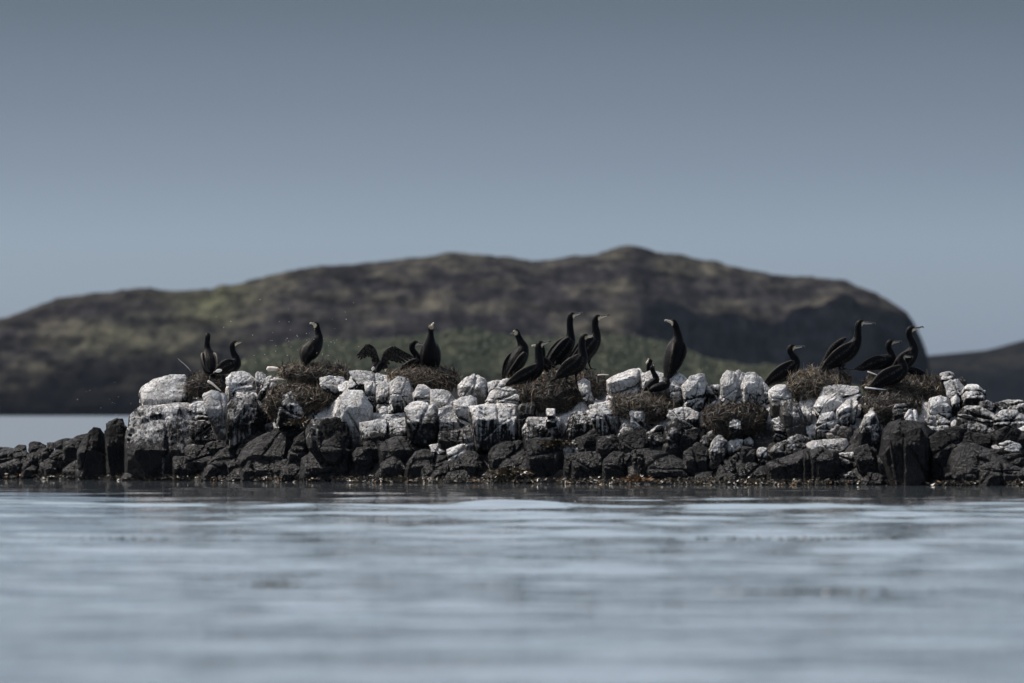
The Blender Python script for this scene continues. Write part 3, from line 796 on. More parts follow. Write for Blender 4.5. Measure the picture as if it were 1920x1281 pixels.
# ------------------------------------------------------------------ nests
def strands(Pm, Dr, L, rad, curve, seg=3, taper=.6):
    """thin three-sided curved stems; returns verts, quads"""
    n = len(Pm); Dr = Dr / np.linalg.norm(Dr, axis=1)[:, None]
    a = np.cross(Dr, np.array([.31, .52, .79])); a /= np.linalg.norm(a, axis=1)[:, None]; b = np.cross(Dr, a)
    vs = np.zeros((n, seg + 1, 3, 3))
    for i in range(seg + 1):
        t = i / seg - .5
        c = Pm + Dr * (L * t)[:, None] + curve * (L * (t * t - .08))[:, None]
        rr = rad * (1 - taper * abs(2 * t) ** 2)
        for k in range(3):
            an = 2.0944 * k
            vs[:, i, k] = c + (a * math.cos(an) + b * math.sin(an)) * rr[:, None]
    base = (np.arange(n) * (seg + 1) * 3)[:, None]
    q = []
    for i in range(seg):
        for k in range(3):
            q.append([i * 3 + k, i * 3 + (k + 1) % 3, (i + 1) * 3 + (k + 1) % 3, (i + 1) * 3 + k])
    q = np.array(q)
    f = (base[:, :, None] + q[None]).reshape(-1, 4)
    return vs.reshape(-1, 3), f, np.repeat(np.arange(n), len(q))
def flakes(pts, size, r):
    n = len(pts)
    a = r.normal(size=(n, 3)) * np.array([1, .8, .55]); a /= np.linalg.norm(a, axis=1)[:, None]
    b = np.cross(a, r.normal(size=(n, 3))); b /= np.linalg.norm(b, axis=1)[:, None]
    s = r.uniform(*size, (n, 1)); c = np.cross(a, b) * s * .4
    v = np.stack([pts - a * s, pts - a * s * .2 + b * s * .42 + c, pts + a * s, pts - a * s * .2 - b * s * .42 + c], 1).reshape(-1, 3)
    return v, np.arange(len(v)).reshape(-1, 4)
def nest(poly, dy, mix_, n, label, length=(.08, .27), rad=(.0018, .0075), hang=.15, seed=0, thick=.75, fuzz=.02):
    r = np.random.default_rng(seed + 500)
    D = depth_of(poly) + dy
    qx = sum(p[0] for p in poly) / len(poly); qy = min(p[1] for p in poly)
    poly = [(qx + (p[0] - qx) * .93, qy + 8 + (p[1] - qy) * .62) for p in poly]
    v, f, loc = solid(poly, D, thick,   .32, seed + 700, p=12, rough=2.0, cracks=0, extend=.05, sub=4, front=.78)
    root = empty('nest', (loc[0], loc[1], loc[2] - .15)); tag(root, label, 'nest', 'seabird nests on the islet')
    off = np.array([0, 0, .15])
    obj('mound', mesh_from('mound', v * .96 + off, f), M_MOUND, root)
    ctr = v.mean(0); ext = v.max(0) - v.min(0)
    keep = np.where(v[:, 1] < ctr[1] + .5 * ext[1])[0]
    pick = r.choice(keep, n); nr = v[pick] - ctr; nr /= np.linalg.norm(nr, axis=1)[:, None]
    rel = (v[pick][:, 2] - v[:, 2].min()) / ext[2]
    tang = np.cross(nr, r.normal(size=(n, 3)) * np.array([.5, .5, 1.0])); tang /= np.linalg.norm(tang, axis=1)[:, None]
    tang = tang + nr * r.normal(0, .22, n)[:, None]
    hg = (r.random(n) < .5 * hang * (1.2 - rel)); tang[hg] = np.array([0, -.25, -1.0]) + r.normal(0, .28, (hg.sum(), 3))
    L = r.uniform(*length, n); rd = r.uniform(*rad, n)
    cv = -nr * .5 + r.normal(0, .55, (n, 3))
    Pm = v[pick] + nr * (r.random(n) ** 1.5 * fuzz)[:, None] + off
    V, Q, who = strands(Pm, tang, L, rd, cv)
    me = mesh_from('stems', V, Q)
    mi = r.choice(len(M_TWIGS), n, p=np.array(mix_) / sum(mix_)).astype(np.int32)
    nf = n // 2; pk = r.choice(keep, nf); fv, ff = flakes(v[pk] + off + r.normal(0, .012, (nf, 3)), (.012, .045), r)
    fm = mesh_from('weed', fv, ff); w_ = r.choice(len(M_TWIGS), nf, p=np.array(mix_) / sum(mix_)).astype(np.int32)
    fo = obj('weed', fm, M_TWIGS, root); fm.polygons.foreach_set('material_index', w_); fo['kind'] = 'stuff'
    o = obj('stems', me, M_TWIGS, root); me.polygons.foreach_set('material_index', mi[who]); o['kind'] = 'stuff'
    return root
def E(*xy): return [(xy[i], xy[i + 1]) for i in range(0, len(xy), 2)]
#                       black brown straw grey rust
nest(E(344, 715, 360, 698, 385, 693, 412, 696, 426, 706, 424, 730, 400, 745, 365, 744, 350, 735), .0, (8, 2, .4, .5, .2), 1500, 'small black seaweed nest at the left end, next to a pale slanting stick', seed=1)
nest(E(512, 695, 530, 680, 560, 675, 600, 674, 640, 680, 660, 694, 658, 708, 600, 714, 540, 712), .1, (3, 4, 3, 2.4, .4), 2100, 'broad flat nest of grey and brown stems below the lone upright cormorant', seed=2, thick=.9)
nest(E(492, 745, 505, 720, 550, 712, 590, 716, 630, 728, 646, 745, 636, 765, 600, 780, 560, 770, 510, 800, 492, 790), .05, (5, 3.4, 2.4, .8, 1), 2400, 'collapsed brown nest with dark weed above a pointed streaked boulder', seed=3, hang=.3)
nest(E(716, 700, 735, 688, 770, 683, 820, 683, 852, 694, 868, 710, 850, 728, 815, 742, 780, 735, 745, 712), .1, (3, 4, 2.2, 1.4, 1.6), 2200, 'tangled brown nest below the cormorant that faces the camera', seed=4, hang=.3)
nest(E(1010, 705, 1040, 688, 1085, 684, 1115, 695, 1136, 712, 1142, 745, 1110, 760, 1050, 750, 1015, 730), .35, (2, 3, 2.6, 3, .8), 2100, 'greyish stem nest under the two tall cormorants, behind the dark weed nest', seed=5, hang=.3)
nest(E(968, 735, 985, 716, 1020, 706, 1060, 706, 1090, 716, 1106, 740, 1104, 765, 1080, 790, 1045, 795, 1000, 775, 972, 760), .1, (8, 2.4, .8, .3, .5), 2600, 'large dark brown seaweed nest above white streaked blocks', seed=6, hang=.3)
nest(E(952, 716, 965, 706, 990, 700, 1004, 708, 1000, 722, 970, 728, 955, 726), .2, (1, 3, 4, 2, 1), 700, 'thin pale straw nest edge beside the cormorant preening its left', seed=12, thick=.5)
nest(E(1138, 752, 1160, 736, 1200, 731, 1240, 730, 1268, 742, 1276, 770, 1255, 800, 1215, 806, 1180, 796, 1150, 775), .1, (3, 4, 2.4, 2.4, .4), 2400, 'drooping brown grass nest with chicks on top', seed=7, hang=.5)
nest(E(1314, 770, 1330, 755, 1360, 750, 1385, 754, 1410, 752, 1436, 762, 1444, 790, 1430, 830, 1390, 840, 1345, 825, 1318, 800), .05, (9, 2.5, .5, .2, 1), 2300, 'empty blackish brown seaweed nest holding white feathers', seed=8, hang=.35)
nest(E(1466, 718, 1478, 698, 1510, 686, 1550, 686, 1590, 692, 1604, 712, 1590, 735, 1540, 748, 1500, 765, 1480, 750), .1, (2, 3, 5, 2.6, 1), 2600, 'straw coloured nest with trailing strands under the wing raising cormorant', seed=9, hang=.5)
nest(E(1606, 725, 1625, 704, 1660, 700, 1700, 702, 1740, 698, 1775, 706, 1790, 728, 1780, 745, 1720, 750, 1640, 745), .15, (3, 4, 3, 2, .8), 3000, 'wide twiggy nest at the right end crowded with cormorants', seed=10, thick=.95)
nest(E(1612, 745, 1640, 732, 1690, 734, 1730, 742, 1742, 770, 1736, 800, 1700, 815, 1640, 812, 1614, 790), .15, (7, 3, .6, 2.2, .3), 2200, 'dark weed curtain of an old nest over the black square boulder', seed=11, hang=.6)

# ------------------------------------------------------------------ birds
def loft(pts, sides=16, sub=5):
    """pts: rows of centre(3), lateral axis(3), radius in plane, radius lateral -> verts, quads, centres"""
    A = np.array([[*c, *l, a, b] for c, l, a, b in pts], float); n = len(A); out = []
    for i in range(n - 1):
        p0, p1, p2, p3 = A[max(i - 1, 0)], A[i], A[i + 1], A[min(i + 2, n - 1)]
        for k in range(sub):
            t = k / sub
            out.append(.5 * ((2 * p1) + (-p0 + p2) * t + (2 * p0 - 5 * p1 + 4 * p2 - p3) * t * t + (-p0 + 3 * p1 - 3 * p2 + p3) * t ** 3))
    out.append(A[-1]); out = np.array(out)
    c = out[:, :3]; T = np.gradient(c, axis=0); T /= np.linalg.norm(T, axis=1)[:, None]
    L = out[:, 3:6]; L = L - (L * T).sum(1)[:, None] * T; L /= np.linalg.norm(L, axis=1)[:, None]
    N = np.cross(T, L); m = len(out); v = []
    for i in range(m):
        for k in range(sides):
            an = 2 * math.pi * k / sides
            v.append(c[i] + N[i] * math.cos(an) * max(out[i, 6], .001) + L[i] * math.sin(an) * max(out[i, 7], .001))
    # rounded ends
    e0 = c[0] - T[0] * min(out[0, 6], out[0, 7]) * .8; e1 = c[-1] + T[-1] * min(out[-1, 6], out[-1, 7]) * .9
    f = []
    for i in range(m - 1):
        for k in range(sides):
            f.append((i * sides + k, i * sides + (k + 1) % sides, (i + 1) * sides + (k + 1) % sides, (i + 1) * sides + k))
    b = m * sides
    for k in range(sides):
        f.append((b, (k + 1) % sides, k)); f.append((b + 1, (m - 1) * sides + k, (m - 1) * sides + (k + 1) % sides))
    return np.array(v + [e0, e1]), f, c
def remeshed(parts, vox):
    V, Fs, n = [], [], 0
    for v, f in parts:
        V.append(v); Fs += [tuple(i + n for i in q) for q in f]; n += len(v)
    me = bpy.data.meshes.new('tmp'); me.from_pydata([tuple(x) for x in np.concatenate(V)], [], Fs); me.update()
    o = bpy.data.objects.new('tmp', me); COL.objects.link(o)
    m = o.modifiers.new('r', 'REMESH'); m.mode = 'VOXEL'; m.voxel_size = vox; m.use_smooth_shade = True
    s = o.modifiers.new('s', 'SMOOTH'); s.factor = .5; s.iterations = 2
    dg = bpy.context.evaluated_depsgraph_get(); e = o.evaluated_get(dg)
    res = bpy.data.meshes.new_from_object(e)
    bpy.data.objects.remove(o); bpy.data.meshes.remove(me)
    return res
def bird(label, s, yaw, spine, tip, legs=(), wing=(.26, .66), pale=.24, face=1.0, chick=False, extra=None, spread=None, group='adult cormorants on the islet', wing_out=1.0):
    """spine rows: photo x, photo y, depth in pixels, in-plane radius, lateral radius, from tail to face"""
    name = 'cormorant_chick' if chick else 'cormorant'
    pxm = sum(p[0] for p in spine) / len(spine); D = float(D0(pxm)) + s; k = D / F
    def w3(x, y, d=0): q = W(x, y, D); return np.array([q.x, D + d / PXM, q.z])
    base = w3(pxm, max(p[1] for p in spine) + 2)
    H = np.array([math.cos(R(yaw)), math.sin(R(yaw)), 0]); Lat = np.array([-H[1], H[0], 0])
    rows = [(w3(p[0], p[1], p[2]) - base, Lat, p[3] * k * 1.05, p[4] * k * 1.05) for p in spine]
    v, f, c = loft(rows); parts = [(v, f)]
    n = len(rows)
    wing_pts = []
    if not chick:                      # folded wings lie along both flanks
        cc = np.array([r_[0] for r_ in rows]); ra = np.array([r_[2] for r_ in rows]); rl = np.array([r_[3] for r_ in rows])
        ar = np.concatenate([[0], np.cumsum(np.linalg.norm(np.diff(cc, axis=0), axis=1))])
        big = int(np.argmax(ra)); a_end = ar[min(big + 1, n - 1)]; a0 = ar[0] - .01
        T = cc[min(big + 1, n - 1)] - cc[max(big - 1, 0)]; T /= np.linalg.norm(T); U = np.cross(T, Lat); U *= np.sign(U[2]) if abs(U[2]) > .05 else 1
        for sd in (-1, 1):
            wr = []
            for t, wa, wl_ in ((.02, .20, .16), (.22, .52, .20), (.5, .80, .24), (.78, .82, .26), (1.0, .46, .22)):
                a = a0 + (a_end - a0) * t
                ctr = np.array([np.interp(a, ar, cc[:, q]) for q in range(3)]); rr = np.interp(a, ar, ra); ll = np.interp(a, ar, rl)
                if t < .05: rr, ll = max(rr, .03), max(ll, .03)
                wr.append((ctr + Lat * sd * ll * .80 * wing_out + U * rr * (.30), Lat, ra[big] * wa, rl[big] * wl_))
            vv, ff, wc = loft(wr, 12, 4); parts.append((vv, ff)); wing_pts.append(vv)
        # tail fan
        tdir = cc[0] - cc[1]; tdir /= np.linalg.norm(tdir)
        ta = [(cc[1] * .4 + cc[0] * .6, Lat, .012, .03), (cc[0] + tdir * .03, Lat, .009, .042), (cc[0] + tdir * .085, Lat, .006, .05)]
        vv, ff, _ = loft(ta, 12, 3); parts.append((vv, ff))
    if extra:                          # a lifted wing
        rw = [(w3(p[0], p[1], p[2]) - base, Lat, p[3] * k, p[4] * k) for p in extra]
        vv, ff, _ = loft(rw, 12, 4); parts.append((vv, ff)); wing_pts.append(vv)
    for (hx, hy, hd, fx, fy, fd) in legs:
        a, b = w3(hx, hy, hd) - base, w3(fx, fy, fd) - base
        m1 = a * .45 + b * .55 - H * .012
        parts.append(loft([(a, Lat, .034, .030), (a * .6 + m1 * .4, Lat, .026, .022), (m1, Lat, .012, .011), (b, Lat, .010, .010)], 10, 3)[:2])
        for an in (-.55, 0, .55):
            dd = H * math.cos(an) + Lat * math.sin(an)
            parts.append(loft([(b - dd * .01, np.cross(dd, [0, 0, 1.0]), .009, .010), (b + dd * .04 - np.array([0, 0, .006]), np.cross(dd, [0, 0, 1.0]), .006, .014), (b + dd * .075 - np.array([0, 0, .010]), np.cross(dd, [0, 0, 1.0]), .005, .006)], 8, 2)[:2])
    me = remeshed(parts, .0065 if not chick else .0055)
    N = len(me.vertices); co = np.zeros(N * 3, np.float32); me.vertices.foreach_get('co', co); co = co.reshape(-1, 3).astype(float)
    nrm = np.zeros(N * 3, np.float32); me.vertices.foreach_get('normal', nrm); nrm = nrm.reshape(-1, 3)
    # plumage: R wing and mantle, G bare face, B sunlit upper mantle, painted pale
    hd = rows[-1][0]; hr = max(rows[-2][2], .02)
    tp = w3(*tip) - base; bd = tp - hd; bl = np.linalg.norm(bd); bd /= bl
    wing_a = np.zeros(N)
    if wing_pts:
        wp = np.concatenate(wing_pts)[::3]
        for i in range(0, N, 4000):
            dd = np.sqrt(((co[i:i + 4000, None] - wp[None]) ** 2).sum(2).min(1)); wing_a[i:i + 4000] = np.clip(1.6 - dd / .014, 0, 1)
    dcol = co - (hd - np.array([0, 0, 1.0]) * hr * .35 - bd * .004)
    fa = np.clip(1.25 - np.linalg.norm(dcol * np.array([1, 1, 1.05]), axis=1) / (hr * .82), 0, 1) * 3
    fa = np.clip(fa, 0, 1) * (co[:, 2] < hd[2] + hr * .25) * face
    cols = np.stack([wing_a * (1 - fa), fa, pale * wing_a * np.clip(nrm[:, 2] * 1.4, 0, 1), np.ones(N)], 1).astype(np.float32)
    if spread is not None:
        sv, sf = spread(w3, base)
        bm = bmesh.new(); bm.from_mesh(me); off = len(bm.verts)
        vs = [bm.verts.new(x) for x in sv]
        for q in sf:
            fc = bm.faces.new([vs[i] for i in q]); fc.smooth = True
        bm.to_mesh(me); bm.free(); me.update()
        cols = np.concatenate([cols, np.tile(np.array([[1, 0, 0, 1]], np.float32), (len(sv), 1))])
    a = me.color_attributes.new('plumage', 'FLOAT_COLOR', 'POINT'); a.data.foreach_set('color', cols.ravel())
    me.name = name
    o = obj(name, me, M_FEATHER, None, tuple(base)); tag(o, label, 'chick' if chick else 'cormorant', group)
    # bill: pale lower half, dark hooked upper ridge
    sd = np.cross(bd, [0, 0, 1.0]); sd = sd / max(np.linalg.norm(sd), 1e-6); upv = np.cross(sd, bd)
    b0 = hd - bd * .012 - upv * .002
    vv, ff, _ = loft([(b0 - upv * .005, sd, hr * .42, hr * .46), (hd + bd * bl * .45 - upv * .006, sd, hr * .22, hr * .24), (hd + bd * bl * .72 - upv * .005, sd, .005, .005)], 10, 4)
    obj('lower_bill', mesh_from('lower_bill', vv, ff), M_BEAK, o)
    vv, ff, _ = loft([(b0 + upv * hr * .18, sd, hr * .38, hr * .42), (hd + bd * bl * .5 + upv * .005, sd, hr * .20, hr * .22), (hd + bd * bl * .86 + upv * .004, sd, .008, .008), (tp, sd, .008, .008), (tp + bd * .003 - upv * .014, sd, .004, .004)], 10, 4)
    obj('upper_bill', mesh_from('upper_bill', vv, ff), M_BEAKD if yaw < 100 and yaw > -80 else M_BEAK, o)
    ev, ef = ICO[3]
    hc = rows[-2][0]
    for q in (-1, 1):
        obj('eye', mesh_from('eye', ev * .0065 + (hc * .35 + hd * .65 + Lat * q * rows[-1][3] * .95 + np.array([0, 0, hr * .25])), ef), M_EYE, o)
    return o

def spread_wings(w3, base):
    """both wings held out to dry: arm blade plus separate flight feathers"""
    V, Fq = [], []
    def put(vv, ff):
        n = len(V); V.extend([tuple(x) for x in vv]); Fq.extend([tuple(i + n for i in q) for q in ff])
    def blade(a, b, wa, wb, dep):
        A, B = w3(*a, dep) - base, w3(*b, dep - 3) - base; d = B - A; d /= np.linalg.norm(d)
        nrm = np.array([0, 1.0, 0]) + .15 * d; lat = np.cross(d, nrm); lat /= np.linalg.norm(lat)
        put(*loft([(A, lat, .004, wa / PXM), (A * .6 + B * .4, lat, .005, wb / PXM), (A * .2 + B * .8, lat, .004, wb / PXM), (B, lat, .002, wb * .35 / PXM)], 8, 3)[:2])
    for arm, wrist, feathers in (
        (((709, 690), (703, 672), (697, 656)), (688, 647), [((688, 647), (668.5, 668)), ((689, 650), (671, 672)), ((692, 653), (675, 675)), ((695, 657), (682, 672)), ((698, 662), (690, 669)), ((702, 668), (697, 677)), ((706, 676), (700, 684)), ((694, 650), (700, 668)), ((690, 646), (694, 664))]),
        (((714, 691), (721, 676), (726, 662)), (736, 651), [((738, 651), (776, 671)), ((737, 654), (774, 675)), ((735, 657), (770, 679)), ((733, 660), (762, 681)), ((731, 663), (754, 682)), ((728, 667), (746, 680)), ((726, 671), (738, 677)), ((722, 676), (731, 683)), ((719, 682), (726, 688)), ((735, 655), (745, 677)), ((731, 656), (752, 678))])):
        lat = np.array([0, 1.0, 0])
        pts = [*arm, wrist]
        put(*loft([(w3(*q, 4 - i * 2) - base, lat, r_ / PXM, 2.6 / PXM) for i, (q, r_) in enumerate(zip(pts, (7, 7.5, 7, 3.5)))], 12, 4)[:2])
        for i, (a, b) in enumerate(feathers): blade(a, b, 3.2, 2.3, -1 + i * .25)
    return np.array(V), Fq

bird('cormorant seen from behind with sunlit shoulders painted pale brown on the black weed nest', 1.62, 90, [(398, 700, -30, 4, 8), (397, 694, -24, 9, 14), (394, 681, -10, 14, 17), (391, 668, 2, 11, 13), (388.5, 655, 8, 7, 7.5), (388, 643, 9, 5.2, 5.2), (389, 632, 10, 5.5, 5.2), (389, 628, 14, 5, 5)], (389, 630, 30), pale=1.0, face=0)
bird('cormorant lying low facing right beside the sunlit shouldered one', 1.66, 0, [(404, 699, 0, 3, 6), (414, 694, 0, 8, 11), (428, 688, 0, 13, 15), (440, 683, 0, 12, 13), (442.5, 672, 0, 7.5, 8), (437.5, 661, 0, 5.7, 5.7), (435.5, 651, 0, 5.6, 5.2), (438, 644.5, 0, 5.6, 5.2), (444, 643, 0, 4, 4)], (455, 641), pale=.1)
bird('lone cormorant sitting upright, bill pointing left, on the broad flat nest', 1.95, 150, [(575, 679, -12, 5, 8), (577, 669, -9, 12, 12), (584, 658, -4, 15, 16), (592, 645, 2, 13, 14), (597, 634, 5, 9, 9), (596.5, 624, 6, 6.2, 6.2), (594.5, 615, 6, 5.6, 5.4), (593, 609.5, 5, 5.6, 5.2), (589, 608, 3, 3.8, 3.5)], (582, 606, 0), pale=.25)
bird('hunched cormorant holding both wings spread out to dry', 1.72, 75, [(700, 701, -14, 3, 5), (703, 696, -10, 6, 8), (707, 690, -4, 8, 10), (711, 684, 3, 7.5, 9), (714, 680, 12, 5, 5.5), (718, 682, 24, 4.6, 4.6), (722, 688, 30, 4.6, 4.4), (722, 691, 32, 3.6, 3.6)], (722, 698, 40), spread=spread_wings, wing_out=.5)
bird('cormorant with curved neck facing right, beside the one facing the camera', 1.85, 0, [(750, 694, 6, 4, 6), (764, 690, 6, 8, 10), (778, 685, 6, 11, 12), (785, 677, 6, 8.5, 9), (780.5, 666, 5, 5.8, 5.8), (773.5, 656, 4, 5.6, 5.6), (773, 647, 3, 5.6, 5.5), (778, 643.5, 3, 5.2, 5), (783, 644.5, 3, 4, 4)], (797, 646, 3))
bird('cormorant with white face staring at the camera on the tangled nest', 1.75, -90, [(808, 690, 28, 5, 9), (808, 681, 14, 14, 17), (807, 665, 2, 16, 18.5), (806.5, 650, -4, 12, 13), (807, 637, -6, 8, 8.2), (808, 625, -6, 5.2, 5.2), (808, 616, -7, 5.6, 5.6), (809, 611, -11, 5.2, 5.4)], (813, 606, -24), legs=[(800, 682, 0, 798, 686, -4), (816, 682, 0, 818, 686, -4)], face=.55)
bird('cormorant seen from behind with head turned back left, left of the straw nest', 1.95, 60, [(947, 708, -12, 4, 5), (955, 697, -10, 10, 11), (966, 682, -5, 15, 16), (976, 666, 0, 14.5, 15), (980, 652, 3, 10, 11), (976, 640, 3, 6.6, 6.6), (971.5, 630, 1, 5.6, 5.6), (968.5, 622.5, -2, 5.8, 5.6), (965.5, 622, -5, 4.6, 4.6)], (959, 627, -12), pale=.3, face=.8)
bird('cormorant crouching in front on the dark weed nest, long bill to the right', 1.32, 0, [(950, 722, 0, 3, 7), (961, 717, 0, 6, 9), (978, 709, 0, 11, 13), (996, 701, 0, 14, 15), (1008, 690, 0, 11.5, 12), (1011, 677, 0, 8.2, 8), (1010, 662, 0, 7, 6.6), (1010, 651, 0, 6.6, 6.2), (1013, 645, 0, 6, 5.6), (1018, 644.5, 0, 4, 4)], (1032, 640), pale=.15)
bird('cormorant mostly hidden behind the crouching one, bill tip to the left', 1.62, 180, [(1042, 694, 0, 4, 6), (1032, 690, 0, 9, 10), (1023, 685, 0, 10, 10), (1018.5, 673, 0, 5.2, 5.2), (1017.5, 660, 0, 5.2, 5.2), (1014.5, 651, 0, 5.2, 5), (1009, 648, 0, 4, 4)], (998, 648.5))
bird('tall cormorant standing straight, left one of the two on the greyish nest', 2.05, 20, [(1024, 692, -6, 3, 6), (1033, 681, -4, 9, 11), (1046, 668, -2, 15, 15), (1059, 653, 0, 15.5, 15), (1068, 638, 1, 11, 11), (1069.5, 625, 1, 7.2, 7), (1068.5, 610, 0, 6.2, 6), (1069, 598, 0, 6.2, 6), (1072, 591.5, 0, 6, 5.6), (1077, 590.5, 0, 4, 4)], (1092, 586.5), legs=[(1052, 676, -6, 1054, 690, -8), (1058, 674, 6, 1061, 689, 6)], pale=.25)
bird('tall cormorant standing straight, right one of the two on the greyish nest', 2.08, 15, [(1066, 692, -6, 3, 6), (1076, 681, -4, 9, 10), (1090, 668, -2, 15, 15), (1104, 652, 0, 16.5, 16), (1114, 638, 1, 13, 13), (1117.5, 626, 1, 8.6, 8.6), (1116, 613, 0, 6.6, 6.6), (1116, 602.5, 0, 6.4, 6), (1119, 596, 0, 6, 5.6), (1125, 594.5, 0, 4, 4)], (1142.5, 590.5), legs=[(1096, 676, -6, 1098, 692, -8), (1104, 672, 6, 1108, 691, 6)], pale=.2)
bird('cormorant standing in front of the two tall ones, face half turned to the camera', 1.30, -12, [(1044, 708, 2, 3, 6), (1056, 700, 2, 8, 10), (1070, 691, 1, 13, 14), (1084, 682, 0, 15, 15), (1091, 670, 0, 11, 11), (1091.5, 657, 0, 7.2, 7.2), (1091, 645, 0, 6.6, 6.6), (1092.5, 635.5, 0, 6.4, 6.2), (1097, 631, -2, 5.6, 5.6), (1101, 631, -4, 4, 4)], (1112, 632, -12), legs=[(1068, 696, -5, 1062, 717, -5), (1082, 694, 5, 1081, 718, 5)], face=.5)
bird('big cormorant standing alone on white rock looking left above the chicks', 1.62, 120, [(1250, 714, -14, 3, 5), (1254, 700, -10, 8, 8), (1259, 682, -6, 15, 14), (1264, 662, 0, 18.5, 17), (1269, 645, 4, 15, 14), (1271, 632, 4, 9.2, 9), (1269.5, 620, 3, 6.7, 6.6), (1266.5, 610.5, 2, 6.5, 6.2), (1263, 604.5, 1, 6, 5.8), (1258, 603.5, 0, 4, 4)], (1247.5, 600.5, -2), legs=[(1266, 682, 4, 1268, 700, 4), (1260, 684, -4, 1259, 701, -4)], pale=.3)
bird('dark chick with only head and neck showing behind the chick nest', 1.72, 200, [(1228, 722, 8, 6, 7), (1222, 714, 8, 9, 9), (1217.5, 702, 6, 5.2, 5), (1216.5, 690, 5, 4.6, 4.6), (1218.5, 679, 4, 5.4, 5), (1216, 676, 2, 3.8, 3.8)], (1212, 681, -4), chick=True, face=0, group='cormorant chicks')
bird('young chick with raised thin neck sitting in the drooping grass nest', 1.30, 20, [(1206, 733, 0, 4, 5), (1214, 728, 0, 7, 7), (1224, 719, 0, 8.5, 8), (1230, 711, 0, 6.5, 6.5), (1227, 702, 0, 4.6, 4.6), (1223.5, 694, 0, 4.3, 4.3), (1223, 688, 0, 4.3, 4.2)], (1225, 681), chick=True, face=0, group='cormorant chicks')
bird('brown chick lying flat in the drooping grass nest below the big cormorant', 1.24, 10, [(1219, 732, -6, 4, 6), (1228, 728, -6, 7, 9), (1240, 725, -6, 8, 9), (1250, 722, -6, 6, 7), (1251.5, 716, -6, 4.6, 4.6), (1249, 711, -6, 4.4, 4.2)], (1243, 707, -8), chick=True, face=.3, group='cormorant chicks')
bird('cormorant with kinked neck sitting half behind the straw coloured nest', 1.78, 0, [(1434, 726, 0, 3, 6), (1444, 716, 0, 8, 10), (1460, 706, 0, 13.5, 15), (1478, 695, 0, 15, 15), (1490, 683, 0, 11, 11), (1491, 674, 0, 7.6, 7.6), (1484.5, 665, 0, 6.2, 6), (1481, 657, 0, 6.1, 6), (1484.5, 651.5, 0, 6, 5.6), (1490, 651, 0, 4, 4)], (1508.5, 649.5))
bird('tall cormorant with one wing lifted behind its back on the straw coloured nest', 1.66, 0, [(1541, 697, 0, 3, 6), (1553, 686, 0, 8, 10), (1570, 674, 0, 13.5, 15), (1588, 662, 0, 15.5, 16), (1601, 649, 0, 12.5, 13), (1607.5, 636, 0, 8.6, 8.6), (1608.5, 623, 0, 6.7, 6.6), (1609, 612.5, 0, 6.5, 6.2), (1613, 605.5, 0, 6.2, 5.8), (1619, 605, 0, 4, 4)], (1641, 606.5), legs=[(1576, 684, -5, 1575, 692, -6), (1582, 682, 6, 1582, 691, 6)], extra=[(1587, 634, 14, 2.5, 2), (1580, 638, 14, 5, 3), (1566, 650, 14, 7, 3.5), (1554, 665, 13, 6, 3.5), (1545, 680, 12, 4.5, 3), (1540, 688, 12, 3, 2)])
bird('cormorant sitting level with tail held out to the left over the wide nest', 1.82, 0, [(1604, 692, 0, 2, 6), (1618, 690, 0, 3.6, 8), (1630, 686, 0, 9, 11), (1645, 681, 0, 13, 14), (1660, 678, 0, 13, 14), (1672, 671, 0, 9, 9), (1671, 662, 0, 6.2, 6), (1666.5, 652.5, 0, 5.7, 5.6), (1667, 645, 0, 5.6, 5.5), (1671, 641.5, 0, 5.4, 5), (1676, 641.5, 0, 3.6, 3.6)], (1690, 640))
bird('cormorant rearing at the right end with bill tilted up against the sky', 1.75, 0, [(1672, 698, 0, 4, 7), (1684, 689, 0, 9, 11), (1698, 677, 0, 14, 14), (1709, 664, 0, 13, 13), (1713, 652, 0, 9.2, 9), (1709.5, 640, 0, 6.7, 6.6), (1705, 630, 0, 6.2, 6), (1704.5, 622, 0, 6.1, 6), (1708.5, 617, 0, 6, 5.6), (1714, 617, 0, 4, 4)], (1730.5, 613), pale=.2)
bird('cormorant sitting lowest and nearest at the right end, in front of three others', 1.30, 0, [(1630, 728, 0, 3, 6), (1644, 721, 0, 8, 10), (1660, 711, 0, 13.5, 15), (1678, 703, 0, 15.5, 16), (1691, 693, 0, 12, 12), (1692, 683, 0, 8.2, 8), (1689.5, 674.5, 0, 6.7, 6.6), (1691.5, 668.5, 0, 6, 5.8), (1697, 668, 0, 4.2, 4.2)], (1711, 669.5), face=.5)
bird('chick lying behind the right end nest with its head down', 1.72, 180, [(1734, 701, 0, 3, 5), (1724, 698, 0, 6, 7), (1714, 696, 0, 7.5, 7), (1707, 694, 0, 5.5, 5), (1703, 694, 0, 4.5, 4.4)], (1695, 697), chick=True, face=0, group='cormorant chicks')

